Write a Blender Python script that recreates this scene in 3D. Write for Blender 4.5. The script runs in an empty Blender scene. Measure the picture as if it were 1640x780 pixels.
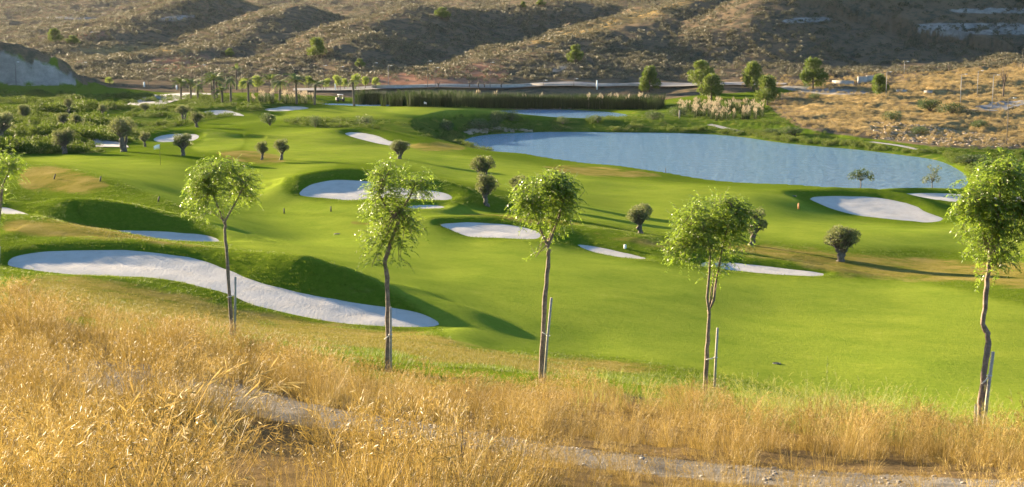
import bpy, math, random
import numpy as np
from mathutils import Vector

random.seed(7)
rng = np.random.default_rng(7)
R = math.radians
SC = bpy.context.scene
COL = SC.collection

# ------------------------------------------------------------------ camera, sky, sun, exposure
CZ = 22.0                       # camera height above the lake
PITCH = R(8.465)
LENS, SENSOR, FPX = 50.0, 36.0, 1640 * 50.0 / 36.0
cam_d = bpy.data.cameras.new('camera')
cam_d.lens, cam_d.sensor_width, cam_d.clip_start, cam_d.clip_end = LENS, SENSOR, 0.1, 6000
cam = bpy.data.objects.new('camera', cam_d)
cam.location = (0, 0, CZ)
cam.rotation_euler = (R(90) - PITCH, 0, 0)
COL.objects.link(cam)
SC.camera = cam

SUN_EL, SUN_AZ = R(9.8), R(-46)      # azimuth from +Y towards +X
world = bpy.data.worlds.new('World')
SC.world = world
world.use_nodes = True
wn = world.node_tree
sky = wn.nodes.new('ShaderNodeTexSky')
sky.sky_type = 'NISHITA'
sky.sun_disc = False
sky.sun_elevation = SUN_EL
sky.sun_rotation = SUN_AZ
sky.ozone_density = 3.0
sky.dust_density = 0.4
bg = wn.nodes['Background']
bg.inputs['Strength'].default_value = 0.06
wn.links.new(sky.outputs['Color'], bg.inputs['Color'])

sun_d = bpy.data.lights.new('sun', 'SUN')
sun_d.energy, sun_d.angle, sun_d.color = 5.0, R(0.55), (1.0, 0.79, 0.52)
sun = bpy.data.objects.new('sun', sun_d)
sdir = Vector((math.sin(SUN_AZ) * math.cos(SUN_EL), math.cos(SUN_AZ) * math.cos(SUN_EL), math.sin(SUN_EL)))
sun.rotation_euler = sdir.to_track_quat('Z', 'Y').to_euler()
sun.location = (-60, 60, 90)
COL.objects.link(sun)

HAZE = 0.000011                 # air density of the valley haze box
vs = SC.view_settings
vs.view_transform, vs.look, vs.gamma, vs.use_curve_mapping = 'Standard', 'None', 1.0, False
vs.exposure = 2.88
SC.cycles.max_bounces = 6
SC.cycles.transparent_max_bounces = 8

# ------------------------------------------------------------------ photograph geometry helpers
CP, SP = math.cos(PITCH), math.sin(PITCH)
def at(px, py, D):
    """world point at horizontal distance D (along +Y) seen at photo pixel px,py"""
    a, b = (px - 820) / FPX, (390 - py) / FPX
    vy, vz = CP + b * SP, -SP + b * CP
    k = D / vy
    return (a * k, D, CZ + vz * k)
def project(X, Y, Z):
    dz = Z - CZ
    f = Y * CP - dz * SP
    u = Y * SP + dz * CP
    f = np.maximum(f, 0.05)
    return 820 + FPX * X / f, 390 - FPX * u / f

# ------------------------------------------------------------------ noise
_perm = rng.permutation(512)
_grad = rng.normal(size=(512, 2)); _grad /= np.linalg.norm(_grad, axis=1)[:, None]
def perlin(x, y):
    xi, yi = np.floor(x).astype(int), np.floor(y).astype(int)
    xf, yf = x - xi, y - yi
    def g(i, j):
        h = _perm[(_perm[(xi + i) % 512] + yi + j) % 512]
        return _grad[h, 0] * (xf - i) + _grad[h, 1] * (yf - j)
    u, v = xf ** 3 * (xf * (xf * 6 - 15) + 10), yf ** 3 * (yf * (yf * 6 - 15) + 10)
    a = g(0, 0) + u * (g(1, 0) - g(0, 0))
    b = g(0, 1) + u * (g(1, 1) - g(0, 1))
    return (a + v * (b - a)) * 1.5
def fbm(x, y, n=4):
    s, a = 0, 1.0
    for k in range(n):
        s = s + a * perlin(x * 2 ** k + 17.3 * k, y * 2 ** k - 9.1 * k); a *= 0.5
    return s
def sstep(a, b, x):
    t = np.clip((x - a) / (b - a), 0, 1)
    return t * t * (3 - 2 * t)

# ------------------------------------------------------------------ terrain definition
CTRL = [  # (photo x, photo y, distance): bare ground
 (0,780,9),(300,780,8.7),(820,780,9),(1000,780,9.5),(1400,780,11),(1640,780,11),
 (0,640,16),(0,590,19),(0,540,23),(0,512,27),(150,590,19),(300,592,20),(480,640,17),(760,690,15.5),(1100,745,13),(1500,772,11.7),
 (300,572,25),(600,642,22),(1000,695,18),(1000,652,23),(1400,722,17),(1400,682,23),(820,660,21),
 (372,562,30),(372,541,36.8),(620,602,30),(620,590,32),(868,614,30),(868,606,32),(1133,642,30),(1133,632,32),(1568,694,23.5),(1640,715,21),(1350,660,28),
 (0,455,45),(180,520,32),(-80,512,27),
 (0,447,60),(100,480,51),(300,512,52),(500,540,52),(700,552,55),(850,575,55.5),(1000,590,58),(1200,622,55),(1400,650,54),(1640,665,51),
 (800,563,59),(950,570,62),(1050,578,61.5),(1150,594,60.5),(1240,612,58.5),
 (800,480,74),(800,505,69),(720,530,62),(900,535,66.4),(1000,548,65.6),(1200,568,65),(1400,590,62.5),(1500,590,62.5),(1640,605,61),
 (1000,480,79.5),(1200,500,79),(1450,520,76.5),(1640,520,76.5),
 (620,430,82),(700,440,83.5),(850,440,87),(1000,440,90),(1200,458,89),(1300,480,85),(1600,480,85.5),(1400,450,94),(1600,440,98),(1500,410,112),(1640,400,116),
 (600,400,95),(480,380,104),(560,355,112),(650,350,115),(400,345,116),(450,330,124),(400,300,137),(300,310,126),
 (0,365,98),(120,365,94),(230,391,86),(300,399,85.5),(350,404,84),(190,380,88),(0,318,112),(150,307,118),
 (250,290,131),(300,265,150),(200,262,152),(120,252,165),(60,252,165),(400,270,158),(350,250,172),
 (250,250,170),(300,238,188),(450,250,178),(450,225,215),(350,230,200),(560,250,182),(640,252,180),(600,240,200),(720,270,168),
 (780,330,127),(760,290,150),(720,345,117),(850,340,124),(900,320,137),(950,340,128),(1025,374,115),(1000,330,138),(1100,350,128),(900,290,160),(1000,300,158),
 (1100,310,152),(1200,320,149),(1200,350,135),(1250,390,113.5),(1348,418,103.5),(1200,392,112),(1300,370,124),(1400,380,121),(1500,370,127),
 (735,228,262),(800,241,236),(870,251,216),(905,262,206),(960,263,206),(1010,269,201),(1060,277,197),(1120,287,191),(1165,293,187),(1250,296,185),(1290,300,180),(1400,306,176),(1640,318,175),
 (680,220,250),(560,203,262),(450,205,250),(520,195,275),(760,207,286),(740,215,272),
 (500,185,300),(600,186,300),(700,186,302),(780,183,312),(600,198,284),(700,205,280),(780,199,294),(600,171,345),(700,170,345),(790,176,342),
 (380,185,290),(320,195,275),(420,165,345),(520,168,350),
 (830,202,300),(900,203,300),(1000,202,302),(1080,197,315),(1130,205,300),(1180,212,285),(1250,218,282),(1050,180,372),(1130,163,395),(1200,175,370),(1230,165,380),
 (1300,224,282),(1400,230,270),(1480,243,252),(1560,245,252),(1640,238,262),(1400,200,302),(1350,205,298),(1450,165,350),(1500,185,315),(1550,120,425),(1640,107,440),(1640,190,310),(1640,150,370),(1350,140,410),(1300,145,405),(1250,150,400),
 (640,168,405),(800,172,405),(950,173,405),(1060,165,405),(580,165,400),
 (500,147,425),(600,143,432),(700,140,438),(900,139,438),(1000,140,435),(1100,138,435),(1200,136,432),(400,148,420),(300,150,405),(250,152,395),(300,165,340),(200,165,340),(330,158,360),
 (60,240,185),(100,210,215),(0,200,205),(0,235,180),(170,235,190),(160,210,235),(200,190,270),(60,180,272),(150,170,320),(100,155,365),(0,160,330),(-60,140,392),(0,140,392),(80,138,400),(150,140,400),(200,145,400),
]
far_ctrl = [  # far ground behind the road, before the hills are added
 (0,100,520),(200,112,520),(450,118,520),(650,112,530),(850,108,520),(1050,112,500),(1250,112,490),(1450,105,500),(1640,92,520),
 (0,72,760),(250,80,700),(500,75,720),(800,60,720),(1100,50,700),(1400,30,680),(1640,20,680),
 (0,22,1150),(300,20,1150),(600,0,1150),(1000,-30,1100),(1640,-60,1000),
 (0,-40,1600),(600,-60,1600),(1640,-90,1500)]
BUNK = [  # (outline in the photo, drop below the camera in metres, grass face width)
 ([(8,424),(20,411),(60,404),(110,402),(170,401),(215,401),(262,407),(305,413),(345,424),(375,436),(395,446),(430,457),(470,467),(520,477),(570,487),(620,492),(665,499),(692,508),(706,517),(700,523),(660,524),(600,522),(540,517),(490,508),(440,497),(400,487),(365,470),(330,461),(285,450),(240,444),(190,442),(130,441),(70,435),(30,429)], 12.8, 3.2),
 ([(180,369),(215,369),(260,371),(310,374),(345,380),(353,387),(350,394),(320,393),(280,388),(240,381),(205,375)], 13.5, 3.0),
 ([(-60,330),(0,331),(25,336),(42,342),(50,347),(20,348),(-60,348)], 12.1, 3.0),
 ([(478,312),(484,303),(500,294),(530,289),(560,288),(592,291),(620,298),(650,302),(690,305),(715,310),(730,319),(700,321),(650,318),(620,317),(585,321),(560,321),(520,317),(490,315)], 14.5, 3.6),
 ([(650,330),(690,328),(713,331),(708,334),(660,335)], 14.6, 2.0),
 ([(697,359),(740,356),(790,357),(835,363),(860,370),(868,379),(855,384),(800,381),(755,380),(740,376),(715,365)], 14.9, 2.6),
 ([(920,391),(945,393),(985,402),(1020,409),(1042,416),(1010,414),(980,410),(955,405),(935,398)], 15.7, 3.0),
 ([(1120,419),(1170,420),(1210,424),(1260,430),(1300,435),(1328,440),(1310,443),(1260,441),(1210,437),(1165,432),(1120,428)], 16.6, 3.0),
 ([(1294,318),(1310,314),(1360,314),(1400,316),(1440,322),(1468,330),(1480,339),(1500,346),(1514,352),(1490,357),(1450,354),(1410,349),(1370,345),(1330,334),(1310,325)], 19.0, 3.4),
 ([(1425,311),(1470,309),(1520,310),(1570,312),(1660,316),(1700,330),(1600,330),(1540,325),(1500,320),(1460,317)], 19.4, 3.0),
 ([(550,214),(562,211),(590,214),(612,220),(622,226),(645,229),(664,233),(640,235),(610,231),(585,225),(563,219)], 16.9, 5.0),
 ([(243,222),(262,216),(290,214),(318,215),(320,220),(308,226),(298,230),(265,230),(250,227)], 16.1, 5.0),
 ([(320,180),(335,177),(362,176),(378,180),(398,187),(370,188),(335,187)], 17.3, 7.0),
 ([(419,175),(440,173),(456,170),(488,171),(498,174),(470,177),(450,179),(430,178)], 17.2, 7.0),
]
WATER = [  # (outline, drop)
 ([(735,226),(770,216),(830,213),(880,211),(1000,212),(1100,213),(1180,218),(1230,226),(1290,233),(1380,240),(1440,248),(1490,254),(1515,261),(1532,270),(1550,282),(1550,300),(1500,312),(1400,313),(1250,305),(1150,301),(1000,282),(940,277),(830,256),(760,238)], 22.0, 7.0),
 ([(740,181),(830,175.5),(900,175.5),(960,178),(1000,182),(1010,187),(985,190),(960,193),(900,199),(850,199),(830,196),(790,190)], 22.0, 8.0),
 ([(505,166),(540,165.5),(580,167),(640,167),(690,169.5),(640,172.5),(580,172.5),(530,171)], 19.2, 7.0),
]
RIDGE = [  # crest (photo x, photo y, distance | None: just behind the bunker named by index), far-side width, near-side width, bunker, gap
 ([(-90,380,82.5),(20,372,-5.5),(110,369,-5.5),(200,387,-4.0),(280,399,-3),(340,406,None),(400,402,None),(480,408,None),(540,428,None),(590,452,None)], 4.5, 4.5, 0, 2.4),
 ([(85,328,97.5),(110,317,99),(150,318,99),(200,326,98.5),(250,340,98),(300,354,97),(345,372,95.5)], 10, 5, None, 0),
 ([(40,260,138),(120,272,127),(170,283,121),(215,305,114.5),(270,325,109),(310,343,104.5)], 10, 7, None, 0),
 ([(455,300,132),(484,280,None),(500,275,None),(540,269,None),(580,271,None),(620,280,None),(690,287,None)], 8, 5, 3, 3.0),
 ([(690,352,110),(730,349,None),(790,349,None),(840,355,None),(866,365,None)], 5, 3, 5, 2.0),
 ([(880,362,109),(925,364,None),(960,368,None),(1020,380,None),(1060,390,104.5)], 9, 6, 6, 5.0),
 ([(1090,398,103),(1125,404,None),(1180,407,None),(1250,416,None),(1310,428,None)], 8, 5, 7, 3.5),
 ([(1275,316,155),(1300,304,None),(1340,300,None),(1390,302,None),(1430,309,None),(1470,321,None),(1505,338,None)], 6, 5, 8, 2.6),
 ([(1430,305,None),(1480,303,None),(1560,304,None),(1660,309,None)], 5, 4, 9, 2.5),
 ([(552,209,None),(575,206,None),(612,213,None),(640,219,None),(662,226,None)], 9, 7, 10, 4.0),
 ([(245,214,None),(262,210,None),(290,208,None),(316,208,None),(370,213,222)], 12, 6, 11, 4.0),
 ([(322,176,None),(345,172,None),(372,172,None),(395,182,None)], 12, 6, 12, 5.0),
 ([(422,171,None),(450,168,None),(485,168,None)], 12, 6, 13, 5.0),
 ([(190,364,None),(260,366,None),(320,370,None),(350,380,None)], 5, 4, 1, 2.0),
]
HILLS = [  # crest, left width, right width (looking along the crest), roughness of the flank
 ([(560,125,462),(566,95,500),(575,60,545),(600,25,600),(650,6,650),(760,14,720),(900,-5,800)], 66, 66),
 ([(600,122,455),(700,112,462),(800,92,480),(900,66,515),(1000,38,560),(1130,-5,640),(1250,-40,720)], 80, 80),
 ([(1185,100,490),(1215,40,530),(1250,-10,560),(1320,-50,575),(1450,-60,580),(1640,-70,590),(1950,-60,620)], 95, 95),
 ([(130,105,560),(190,62,640),(240,18,740),(330,-25,860)], 74, 74),
 ([(330,100,540),(380,62,600),(430,28,680),(480,0,760)], 66, 66),
 ([(-100,40,950),(60,42,960),(150,40,1000)], 115, 115),
]
CLIFF = ([(-260,52,400),(-80,62,402),(-20,66,403),(30,78,404),(80,93,406),(118,110,408),(138,131,410)], 70, 7.0)

TILT = [.15, .10, .10, .14, .10, .12, .10, .09, .135, .09, .11, .11, .10, .10]   # bunker floors rise gently towards their back
def bunk_world(poly, drop, tilt=0.0):
    """outline read off the photo, laid on the plane z = z0 + tilt * (Y - Y0) through its own middle"""
    ym = sum(p[1] for p in poly) / len(poly)
    Y0 = at(820, ym, 1.0)[2] - CZ
    Y0 = -drop / Y0
    out = []
    for px, py in poly:
        a, b = (px - 820) / FPX, (390 - py) / FPX
        vy, vz = CP + b * SP, -SP + b * CP
        k = (-drop - tilt * Y0) / (vz - tilt * vy)
        out.append((a * k, vy * k))
    return np.array(out), Y0

K0 = 8.0
def uv(X, Y):
    return X / (Y + K0), np.log(Y + K0)
_cp = []
for c in CTRL + far_ctrl:
    _cp.append(at(*c))
    if c[0] <= 60: _cp.append(at(c[0] - 420, c[1], c[2]))
    if c[0] >= 1580: _cp.append(at(c[0] + 420, c[1], c[2]))
def plane(P, Y0, z, tilt): return lambda Y: z + tilt * (Y - Y0)
BW = []
for (p, d, w), tl in zip(BUNK, TILT):
    P, Y0 = bunk_world(p, d, tl); BW.append((P, plane(P, Y0, CZ - d, tl), w))
WW = []
for p, d, w in WATER:
    P, Y0 = bunk_world(p, d); WW.append((P, plane(P, Y0, CZ - d, 0.0), w))
for P, z, w in BW:
    for q in P[::4]: _cp.append((q[0], q[1], z(q[1]) + 0.15))
_cp += [(-1.5, 0, CZ - 1.7), (1.5, 0, CZ - 1.7), (-3, -5, CZ - 1.2), (3, -5, CZ - 1.2), (-2, 4, CZ - 2.0), (2, 4, CZ - 2.0)]
_cp = np.array(_cp)
_cu, _cv = uv(_cp[:, 0], _cp[:, 1])
_cs = (CZ - _cp[:, 2]) / (_cp[:, 1] + K0)
def _ker(r2): return 0.5 * r2 * np.log(np.maximum(r2, 1e-12))
n = len(_cp)
_A = np.zeros((n + 3, n + 3))
_A[:n, :n] = _ker((_cu[:, None] - _cu[None]) ** 2 * 4 + (_cv[:, None] - _cv[None]) ** 2) + np.eye(n) * 3e-4
_A[:n, n:] = np.c_[np.ones(n), _cu, _cv]; _A[n:, :n] = _A[:n, n:].T
_w = np.linalg.solve(_A, np.r_[_cs, 0, 0, 0])
def base_z(X, Y):
    X, Y = np.asarray(X, float).ravel(), np.asarray(Y, float).ravel()
    out = np.empty(len(X))
    for i in range(0, len(X), 20000):
        u, v = uv(X[i:i + 20000], Y[i:i + 20000])
        k = _ker((u[:, None] - _cu[None]) ** 2 * 4 + (v[:, None] - _cv[None]) ** 2)
        s = k @ _w[:n] + _w[n] + u * _w[n + 1] + v * _w[n + 2]
        out[i:i + 20000] = CZ - s * (Y[i:i + 20000] + K0)
    return out

def ground0(X, Y):
    X, Y = np.asarray(X, float).ravel(), np.asarray(Y, float).ravel()
    amp = sstep(40, 70, Y) * (1 - sstep(400, 460, Y))
    return base_z(X, Y) + amp * (0.32 * perlin(X / 17, Y / 24) + 0.08 * perlin(X / 6.5 + 40, Y / 9))
def seg_dist(P, X, Y, closed):
    """distance, side, value index along polyline for every point"""
    m = len(P)
    best = np.full(len(X), 1e18); side = np.zeros(len(X)); par = np.zeros(len(X))
    for i in range(m if closed else m - 1):
        a, b = P[i], P[(i + 1) % m]
        d = b - a
        t = np.clip(((X - a[0]) * d[0] + (Y - a[1]) * d[1]) / (d @ d + 1e-12), 0, 1)
        dx, dy = X - a[0] - t * d[0], Y - a[1] - t * d[1]
        q = dx * dx + dy * dy
        m_ = q < best
        best[m_] = q[m_]; par[m_] = i + t[m_]
        side[m_] = np.sign(d[0] * dy - d[1] * dx)[m_]
    return np.sqrt(best), side, par
def inside(P, X, Y):
    c = np.zeros(len(X), bool)
    m = len(P)
    for i in range(m):
        x1, y1 = P[i]; x2, y2 = P[(i + 1) % m]
        if y1 == y2: continue
        k = ((y1 > Y) != (y2 > Y)) & (X < (x2 - x1) * (Y - y1) / (y2 - y1) + x1)
        c ^= k
    return c
def sdf(P, X, Y):
    d, _, _ = seg_dist(P, X, Y, True)
    return np.where(inside(P, X, Y), -d, d)
def smooth_poly(P, it=2):
    for _ in range(it):
        Q = np.roll(P, -1, 0)
        P = np.stack([P * .75 + Q * .25, P * .25 + Q * .75], 1).reshape(-1, 2)
    return P
BW = [(smooth_poly(p), z, w) for p, z, w in BW]
WW = [(smooth_poly(p), z, w) for p, z, w in WW]

_rw = []
def back_edge(i, px):
    """distance of the far rim of bunker i in the direction of photo column px"""
    P = BW[i][0]; X, Y = P[:, 0], P[:, 1]
    q = 820 + FPX * X / (Y * CP + 15 * SP)
    best = 0
    for a in range(len(P)):
        b = (a + 1) % len(P)
        if (q[a] - px) * (q[b] - px) <= 0 and q[a] != q[b]:
            best = max(best, Y[a] + (Y[b] - Y[a]) * (px - q[a]) / (q[b] - q[a]))
    return best or Y[int(np.argmin(abs(q - px)))]
for pts, wf, wn_, bi, gap in RIDGE + [CLIFF + (None, 0)]:
    C = np.array([at(px, py, D if D and D > 0 else back_edge(bi, px) + (gap if D is None else -D)) for px, py, D in pts])
    _rw.append((C[:, :2], C[:, 2] - ground0(C[:, 0], C[:, 1]), wf, wn_, 'r'))
for pts, wl, wr in HILLS:
    C = np.array([at(*p) for p in pts])
    _rw.append((C[:, :2], C[:, 2] - base_z(C[:, 0], C[:, 1]), wl, wr, 'h'))

def lip_w(Y): return 0.25 + 0.0042 * Y
def terrain(X, Y):
    X, Y = np.asarray(X, float).ravel(), np.asarray(Y, float).ravel()
    Z = ground0(X, Y)
    nearamp = 1 - sstep(30, 45, Y)
    Z += nearamp * (0.05 * fbm(X / 1.3, Y / 1.3, 4) + 0.08 * perlin(X / 4, Y / 4))
    add = np.zeros(len(X)); hill = np.zeros(len(X))
    for C, h, wl, wr, kind in _rw:
        w = max(wl, wr)
        sel = np.where((X > C[:, 0].min() - w) & (X < C[:, 0].max() + w) & (Y > C[:, 1].min() - w) & (Y < C[:, 1].max() + w))[0]
        if len(sel) == 0: continue
        d, sd, par = seg_dist(C, X[sel], Y[sel], False)
        hh = np.interp(par, np.arange(len(h)), h)
        ww = np.where(sd > 0, wl, wr)
        t = np.clip(d / ww, 0, 1)
        if kind == 'r':
            val = hh * (1 - t * t * (3 - 2 * t))
            add[sel] = np.where(np.abs(val) > np.abs(add[sel]), val, add[sel])
        else:
            rough = 1 + 0.30 * fbm(X[sel] / 38, Y[sel] / 55, 3)
            t = np.clip(t * rough, 0, 1)
            val = hh * np.clip(1 - np.sqrt(t * t + 0.006) + 0.0775 * t, 0, 1) ** 1.12
            hill[sel] = np.maximum(hill[sel], val)
    Z += add + hill
    hz = sstep(440, 500, Y)
    Z += hz * (2.4 * fbm(X / 45, Y / 65, 4) + 0.7 * (1 - np.abs(perlin((X + 9 * perlin(X / 40, Y / 40)) / 17, Y / 30))))
    cl = (1 - sstep(150, 190, 820 + FPX * X / np.maximum(Y, 1))) * sstep(388, 396, Y) * (1 - sstep(420, 440, Y))
    Z += cl * (1.3 * fbm(X / 9, Y / 9, 4) + 0.9 * np.abs(perlin(X / 3.2, Y / 12)))
    rs = sstep(1180, 1330, 820 + FPX * X / np.maximum(Y, 1)) * sstep(262, 300, Y) * (1 - sstep(440, 470, Y))
    Z += rs * (0.8 * fbm(X / 14, Y / 12, 4) + 0.35 * np.abs(perlin(X / 5, Y / 4)))
    for lst, isw in ((BW, 0), (WW, 1)):
        for P, z, w in lst:
            m = w + 6
            sel = np.where((X > P[:, 0].min() - m) & (X < P[:, 0].max() + m) & (Y > P[:, 1].min() - m) & (Y < P[:, 1].max() + m))[0]
            if len(sel) == 0: continue
            d = sdf(P, X[sel], Y[sel])
            lw = lip_w(Y[sel]) * (1.6 if isw else 1.0)
            lh = (0.35 if isw else 0.12) + 0.0007 * Y[sel]
            lip = lh * np.clip(d / lw, -2.2, 1)
            t = np.clip((d - 1.5 * lw) / w, 0, 1); t = t * t * (3 - 2 * t)
            wq = (1.3 + 0.011 * Y[sel]) * (3.0 if isw else 1.0)
            tq = np.clip((d - 0.5 * lw) / wq, 0, 1); tq = tq * tq * (3 - 2 * tq)
            zp = z(Y[sel]); zz = zp + lip
            keep = Z[sel]
            if isw: keep = np.maximum(keep, zp + 0.25)
            Z[sel] = np.where(d < w + 1.5 * lw, zz + np.maximum(keep - zz, 0) * tq + np.minimum(keep - zz, 0) * t, keep)
    return Z

# ------------------------------------------------------------------ terrain mesh (a fan of vertices, finer near the camera)
ucore = np.linspace(-0.385, 0.385, 660)
uside = 0.385 + (np.linspace(0, 1, 61)[1:] ** 1.6) * 0.55
UU = np.r_[-uside[::-1], ucore, uside]
YY = np.r_[np.linspace(-6, 5, 18)[:-1], np.linspace(5, 30, 150)[:-1], np.exp(np.arange(math.log(30), math.log(450), 0.0054)),
           np.exp(np.linspace(math.log(450.5), math.log(700), 130))[:-1], np.exp(np.linspace(math.log(700), math.log(1700), 75))]
nu, ny = len(UU), len(YY)
GX = (UU[None, :] * (YY[:, None] + K0) * 1.0); GY = np.repeat(YY[:, None], nu, 1)
GZ = terrain(GX, GY).reshape(ny, nu)
def ground_z(X, Y):
    X, Y = np.asarray(X, float), np.asarray(Y, float)
    r = np.clip(np.interp(Y, YY, np.arange(ny)), 0, ny - 1.001)
    c = np.clip(np.interp(X / (Y + K0), UU, np.arange(nu)), 0, nu - 1.001)
    i, j = r.astype(int), c.astype(int); a, b = r - i, c - j
    return (GZ[i, j] * (1 - a) * (1 - b) + GZ[i + 1, j] * a * (1 - b) + GZ[i, j + 1] * (1 - a) * b + GZ[i + 1, j + 1] * a * b)
_hitY = np.exp(np.linspace(math.log(7), math.log(1650), 4000))
def hit(px, py):
    """first ground point seen at photo pixel px,py"""
    a, b = (px - 820) / FPX, (390 - py) / FPX
    vy, vz = CP + b * SP, -SP + b * CP
    X, Zr = a / vy * _hitY, CZ + vz / vy * _hitY
    g = ground_z(X, _hitY)
    k = int(np.argmax(g >= Zr)) if (g >= Zr).any() else len(_hitY) - 1
    return Vector((X[k], _hitY[k], g[k]))
def ground_at(px, D):
    X = (px - 820) / FPX * D * 1.0
    for _ in range(4):
        z = float(ground_z(X, D))
        X = (px - 820) / FPX * (D * CP - (z - CZ) * SP)
    return Vector((X, D, float(ground_z(X, D))))

# ------------------------------------------------------------------ mesh / object helpers
def np_mesh(name, V, F=None, smooth=False, loops=None, sizes=None):
    me = bpy.data.meshes.new(name)
    V = np.asarray(V, np.float32)
    me.vertices.add(len(V)); me.vertices.foreach_set('co', V.ravel())
    if F is not None:
        F = np.asarray(F, np.int32)
        loops, sizes = F.ravel(), np.full(len(F), F.shape[1], np.int32)
    if loops is not None and len(loops):
        me.loops.add(len(loops)); me.loops.foreach_set('vertex_index', np.asarray(loops, np.int32))
        st = np.r_[0, np.cumsum(sizes)[:-1]].astype(np.int32)
        me.polygons.add(len(sizes)); me.polygons.foreach_set('loop_start', st)
        me.polygons.foreach_set('loop_total', np.asarray(sizes, np.int32))
        if smooth: me.polygons.foreach_set('use_smooth', np.ones(len(sizes), bool))
    me.update(calc_edges=True)
    return me
class MB:
    """collects pieces into one mesh"""
    def __init__(s): s.v, s.l, s.s, s.n = [], [], [], 0
    def add(s, V, F):
        V = np.asarray(V, float)
        s.v.append(V)
        if isinstance(F, np.ndarray):
            s.l.append((F + s.n).ravel()); s.s.append(np.full(len(F), F.shape[1]))
        else:
            for f in F: s.l.append(np.array(f) + s.n); s.s.append(np.array([len(f)]))
        s.n += len(V)
    def box(s, c, d, rz=0.0):
        c, d = np.array(c, float), np.array(d, float) / 2
        V = np.array([(x, y, z) for x in (-1, 1) for y in (-1, 1) for z in (-1, 1)], float) * d
        ca, sa = math.cos(rz), math.sin(rz)
        V = np.c_[V[:, 0] * ca - V[:, 1] * sa, V[:, 0] * sa + V[:, 1] * ca, V[:, 2]] + c
        s.add(V, np.array([(0, 1, 3, 2), (4, 6, 7, 5), (0, 4, 5, 1), (2, 3, 7, 6), (0, 2, 6, 4), (1, 5, 7, 3)]))
    def tube(s, P, rad, k=7, cap=True):
        P = np.array(P, float); rad = np.broadcast_to(np.array(rad, float), (len(P),))
        T = np.gradient(P, axis=0); T /= np.linalg.norm(T, axis=1)[:, None] + 1e-9
        up = np.array([0.31, 0.95, 0.05])
        A = np.cross(T, up); A /= np.linalg.norm(A, axis=1)[:, None] + 1e-9
        B = np.cross(T, A)
        th = np.arange(k) * 2 * math.pi / k
        V = P[:, None] + rad[:, None, None] * (np.cos(th)[None, :, None] * A[:, None] + np.sin(th)[None, :, None] * B[:, None])
        m = len(P)
        F = [(i * k + j, i * k + (j + 1) % k, (i + 1) * k + (j + 1) % k, (i + 1) * k + j) for i in range(m - 1) for j in range(k)]
        s.add(V.reshape(-1, 3), np.array(F))
        if cap:
            s.l.append(np.arange(k) + s.n - k); s.s.append(np.array([k]))
            s.l.append(np.arange(k)[::-1] + s.n - m * k); s.s.append(np.array([k]))
    def mesh(s, name, smooth=False):
        return np_mesh(name, np.concatenate(s.v), smooth=smooth, loops=np.concatenate(s.l), sizes=np.concatenate(s.s))
def link(name, me, mat=None, parent=None, loc=(0, 0, 0)):
    o = bpy.data.objects.new(name, me)
    if mat and not me.materials: me.materials.append(mat)
    COL.objects.link(o); o.parent = parent; o.location = loc
    return o
def thing(name, label, cat, loc, group=None, rz=0.0):
    o = bpy.data.objects.new(name, None); COL.objects.link(o)
    o.empty_display_size = 0.2
    o.location = loc; o.rotation_euler = (0, 0, rz)
    o['label'] = label; o['category'] = cat
    if group: o['group'] = group
    return o

# ------------------------------------------------------------------ materials
def mat(name):
    m = bpy.data.materials.new(name); m.use_nodes = True
    return m, m.node_tree.nodes, m.node_tree.links, m.node_tree.nodes['Principled BSDF']
def ramp(nt, fac, stops):
    r = nt.nodes.new('ShaderNodeValToRGB')
    e = r.color_ramp.elements
    while len(e) < len(stops): e.new(0.5)
    for x, (p, c) in zip(e, stops): x.position = p; x.color = (*c, 1)
    nt.links.new(fac, r.inputs['Fac'])
    return r.outputs['Color']
def noise(nt, scale, detail=4, rough=0.55, vec=None, kind='ShaderNodeTexNoise'):
    t = nt.nodes.new(kind)
    t.inputs['Scale'].default_value = scale
    if kind == 'ShaderNodeTexNoise':
        t.inputs['Detail'].default_value = detail; t.inputs['Roughness'].default_value = rough
    if vec is not None: nt.links.new(vec, t.inputs['Vector'])
    return t
def mixc(nt, fac, a, b, mode='MIX'):
    x = nt.nodes.new('ShaderNodeMix'); x.data_type = 'RGBA'; x.blend_type = mode
    for s, v in ((x.inputs[0], fac), (x.inputs[6], a), (x.inputs[7], b)):
        if isinstance(v, (int, float)): s.default_value = v
        elif isinstance(v, tuple): s.default_value = (*v, 1)
        else: nt.links.new(v, s)
    return x.outputs[2]
def math_n(nt, op, a, b=0.0, clamp=False):
    x = nt.nodes.new('ShaderNodeMath'); x.operation = op; x.use_clamp = clamp
    for s, v in ((x.inputs[0], a), (x.inputs[1], b)):
        if isinstance(v, (int, float)): s.default_value = v
        else: nt.links.new(v, s)
    return x.outputs[0]
def simple(name, c1, c2, scale=8, rough=0.8, bump=0.0, spec=0.3):
    m, N, L, p = mat(name)
    nt = m.node_tree
    tc = N.new('ShaderNodeTexCoord')
    t = noise(nt, scale, 5, 0.6, tc.outputs['Object'])
    L.new(ramp(nt, t.outputs['Fac'], [(0.3, c1), (0.7, c2)]), p.inputs['Base Color'])
    p.inputs['Roughness'].default_value = rough
    p.inputs['Specular IOR Level'].default_value = spec
    if bump:
        b = N.new('ShaderNodeBump'); b.inputs['Strength'].default_value = bump; b.inputs['Distance'].default_value = 0.02
        L.new(t.outputs['Fac'], b.inputs['Height']); L.new(b.outputs['Normal'], p.inputs['Normal'])
    return m
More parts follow.
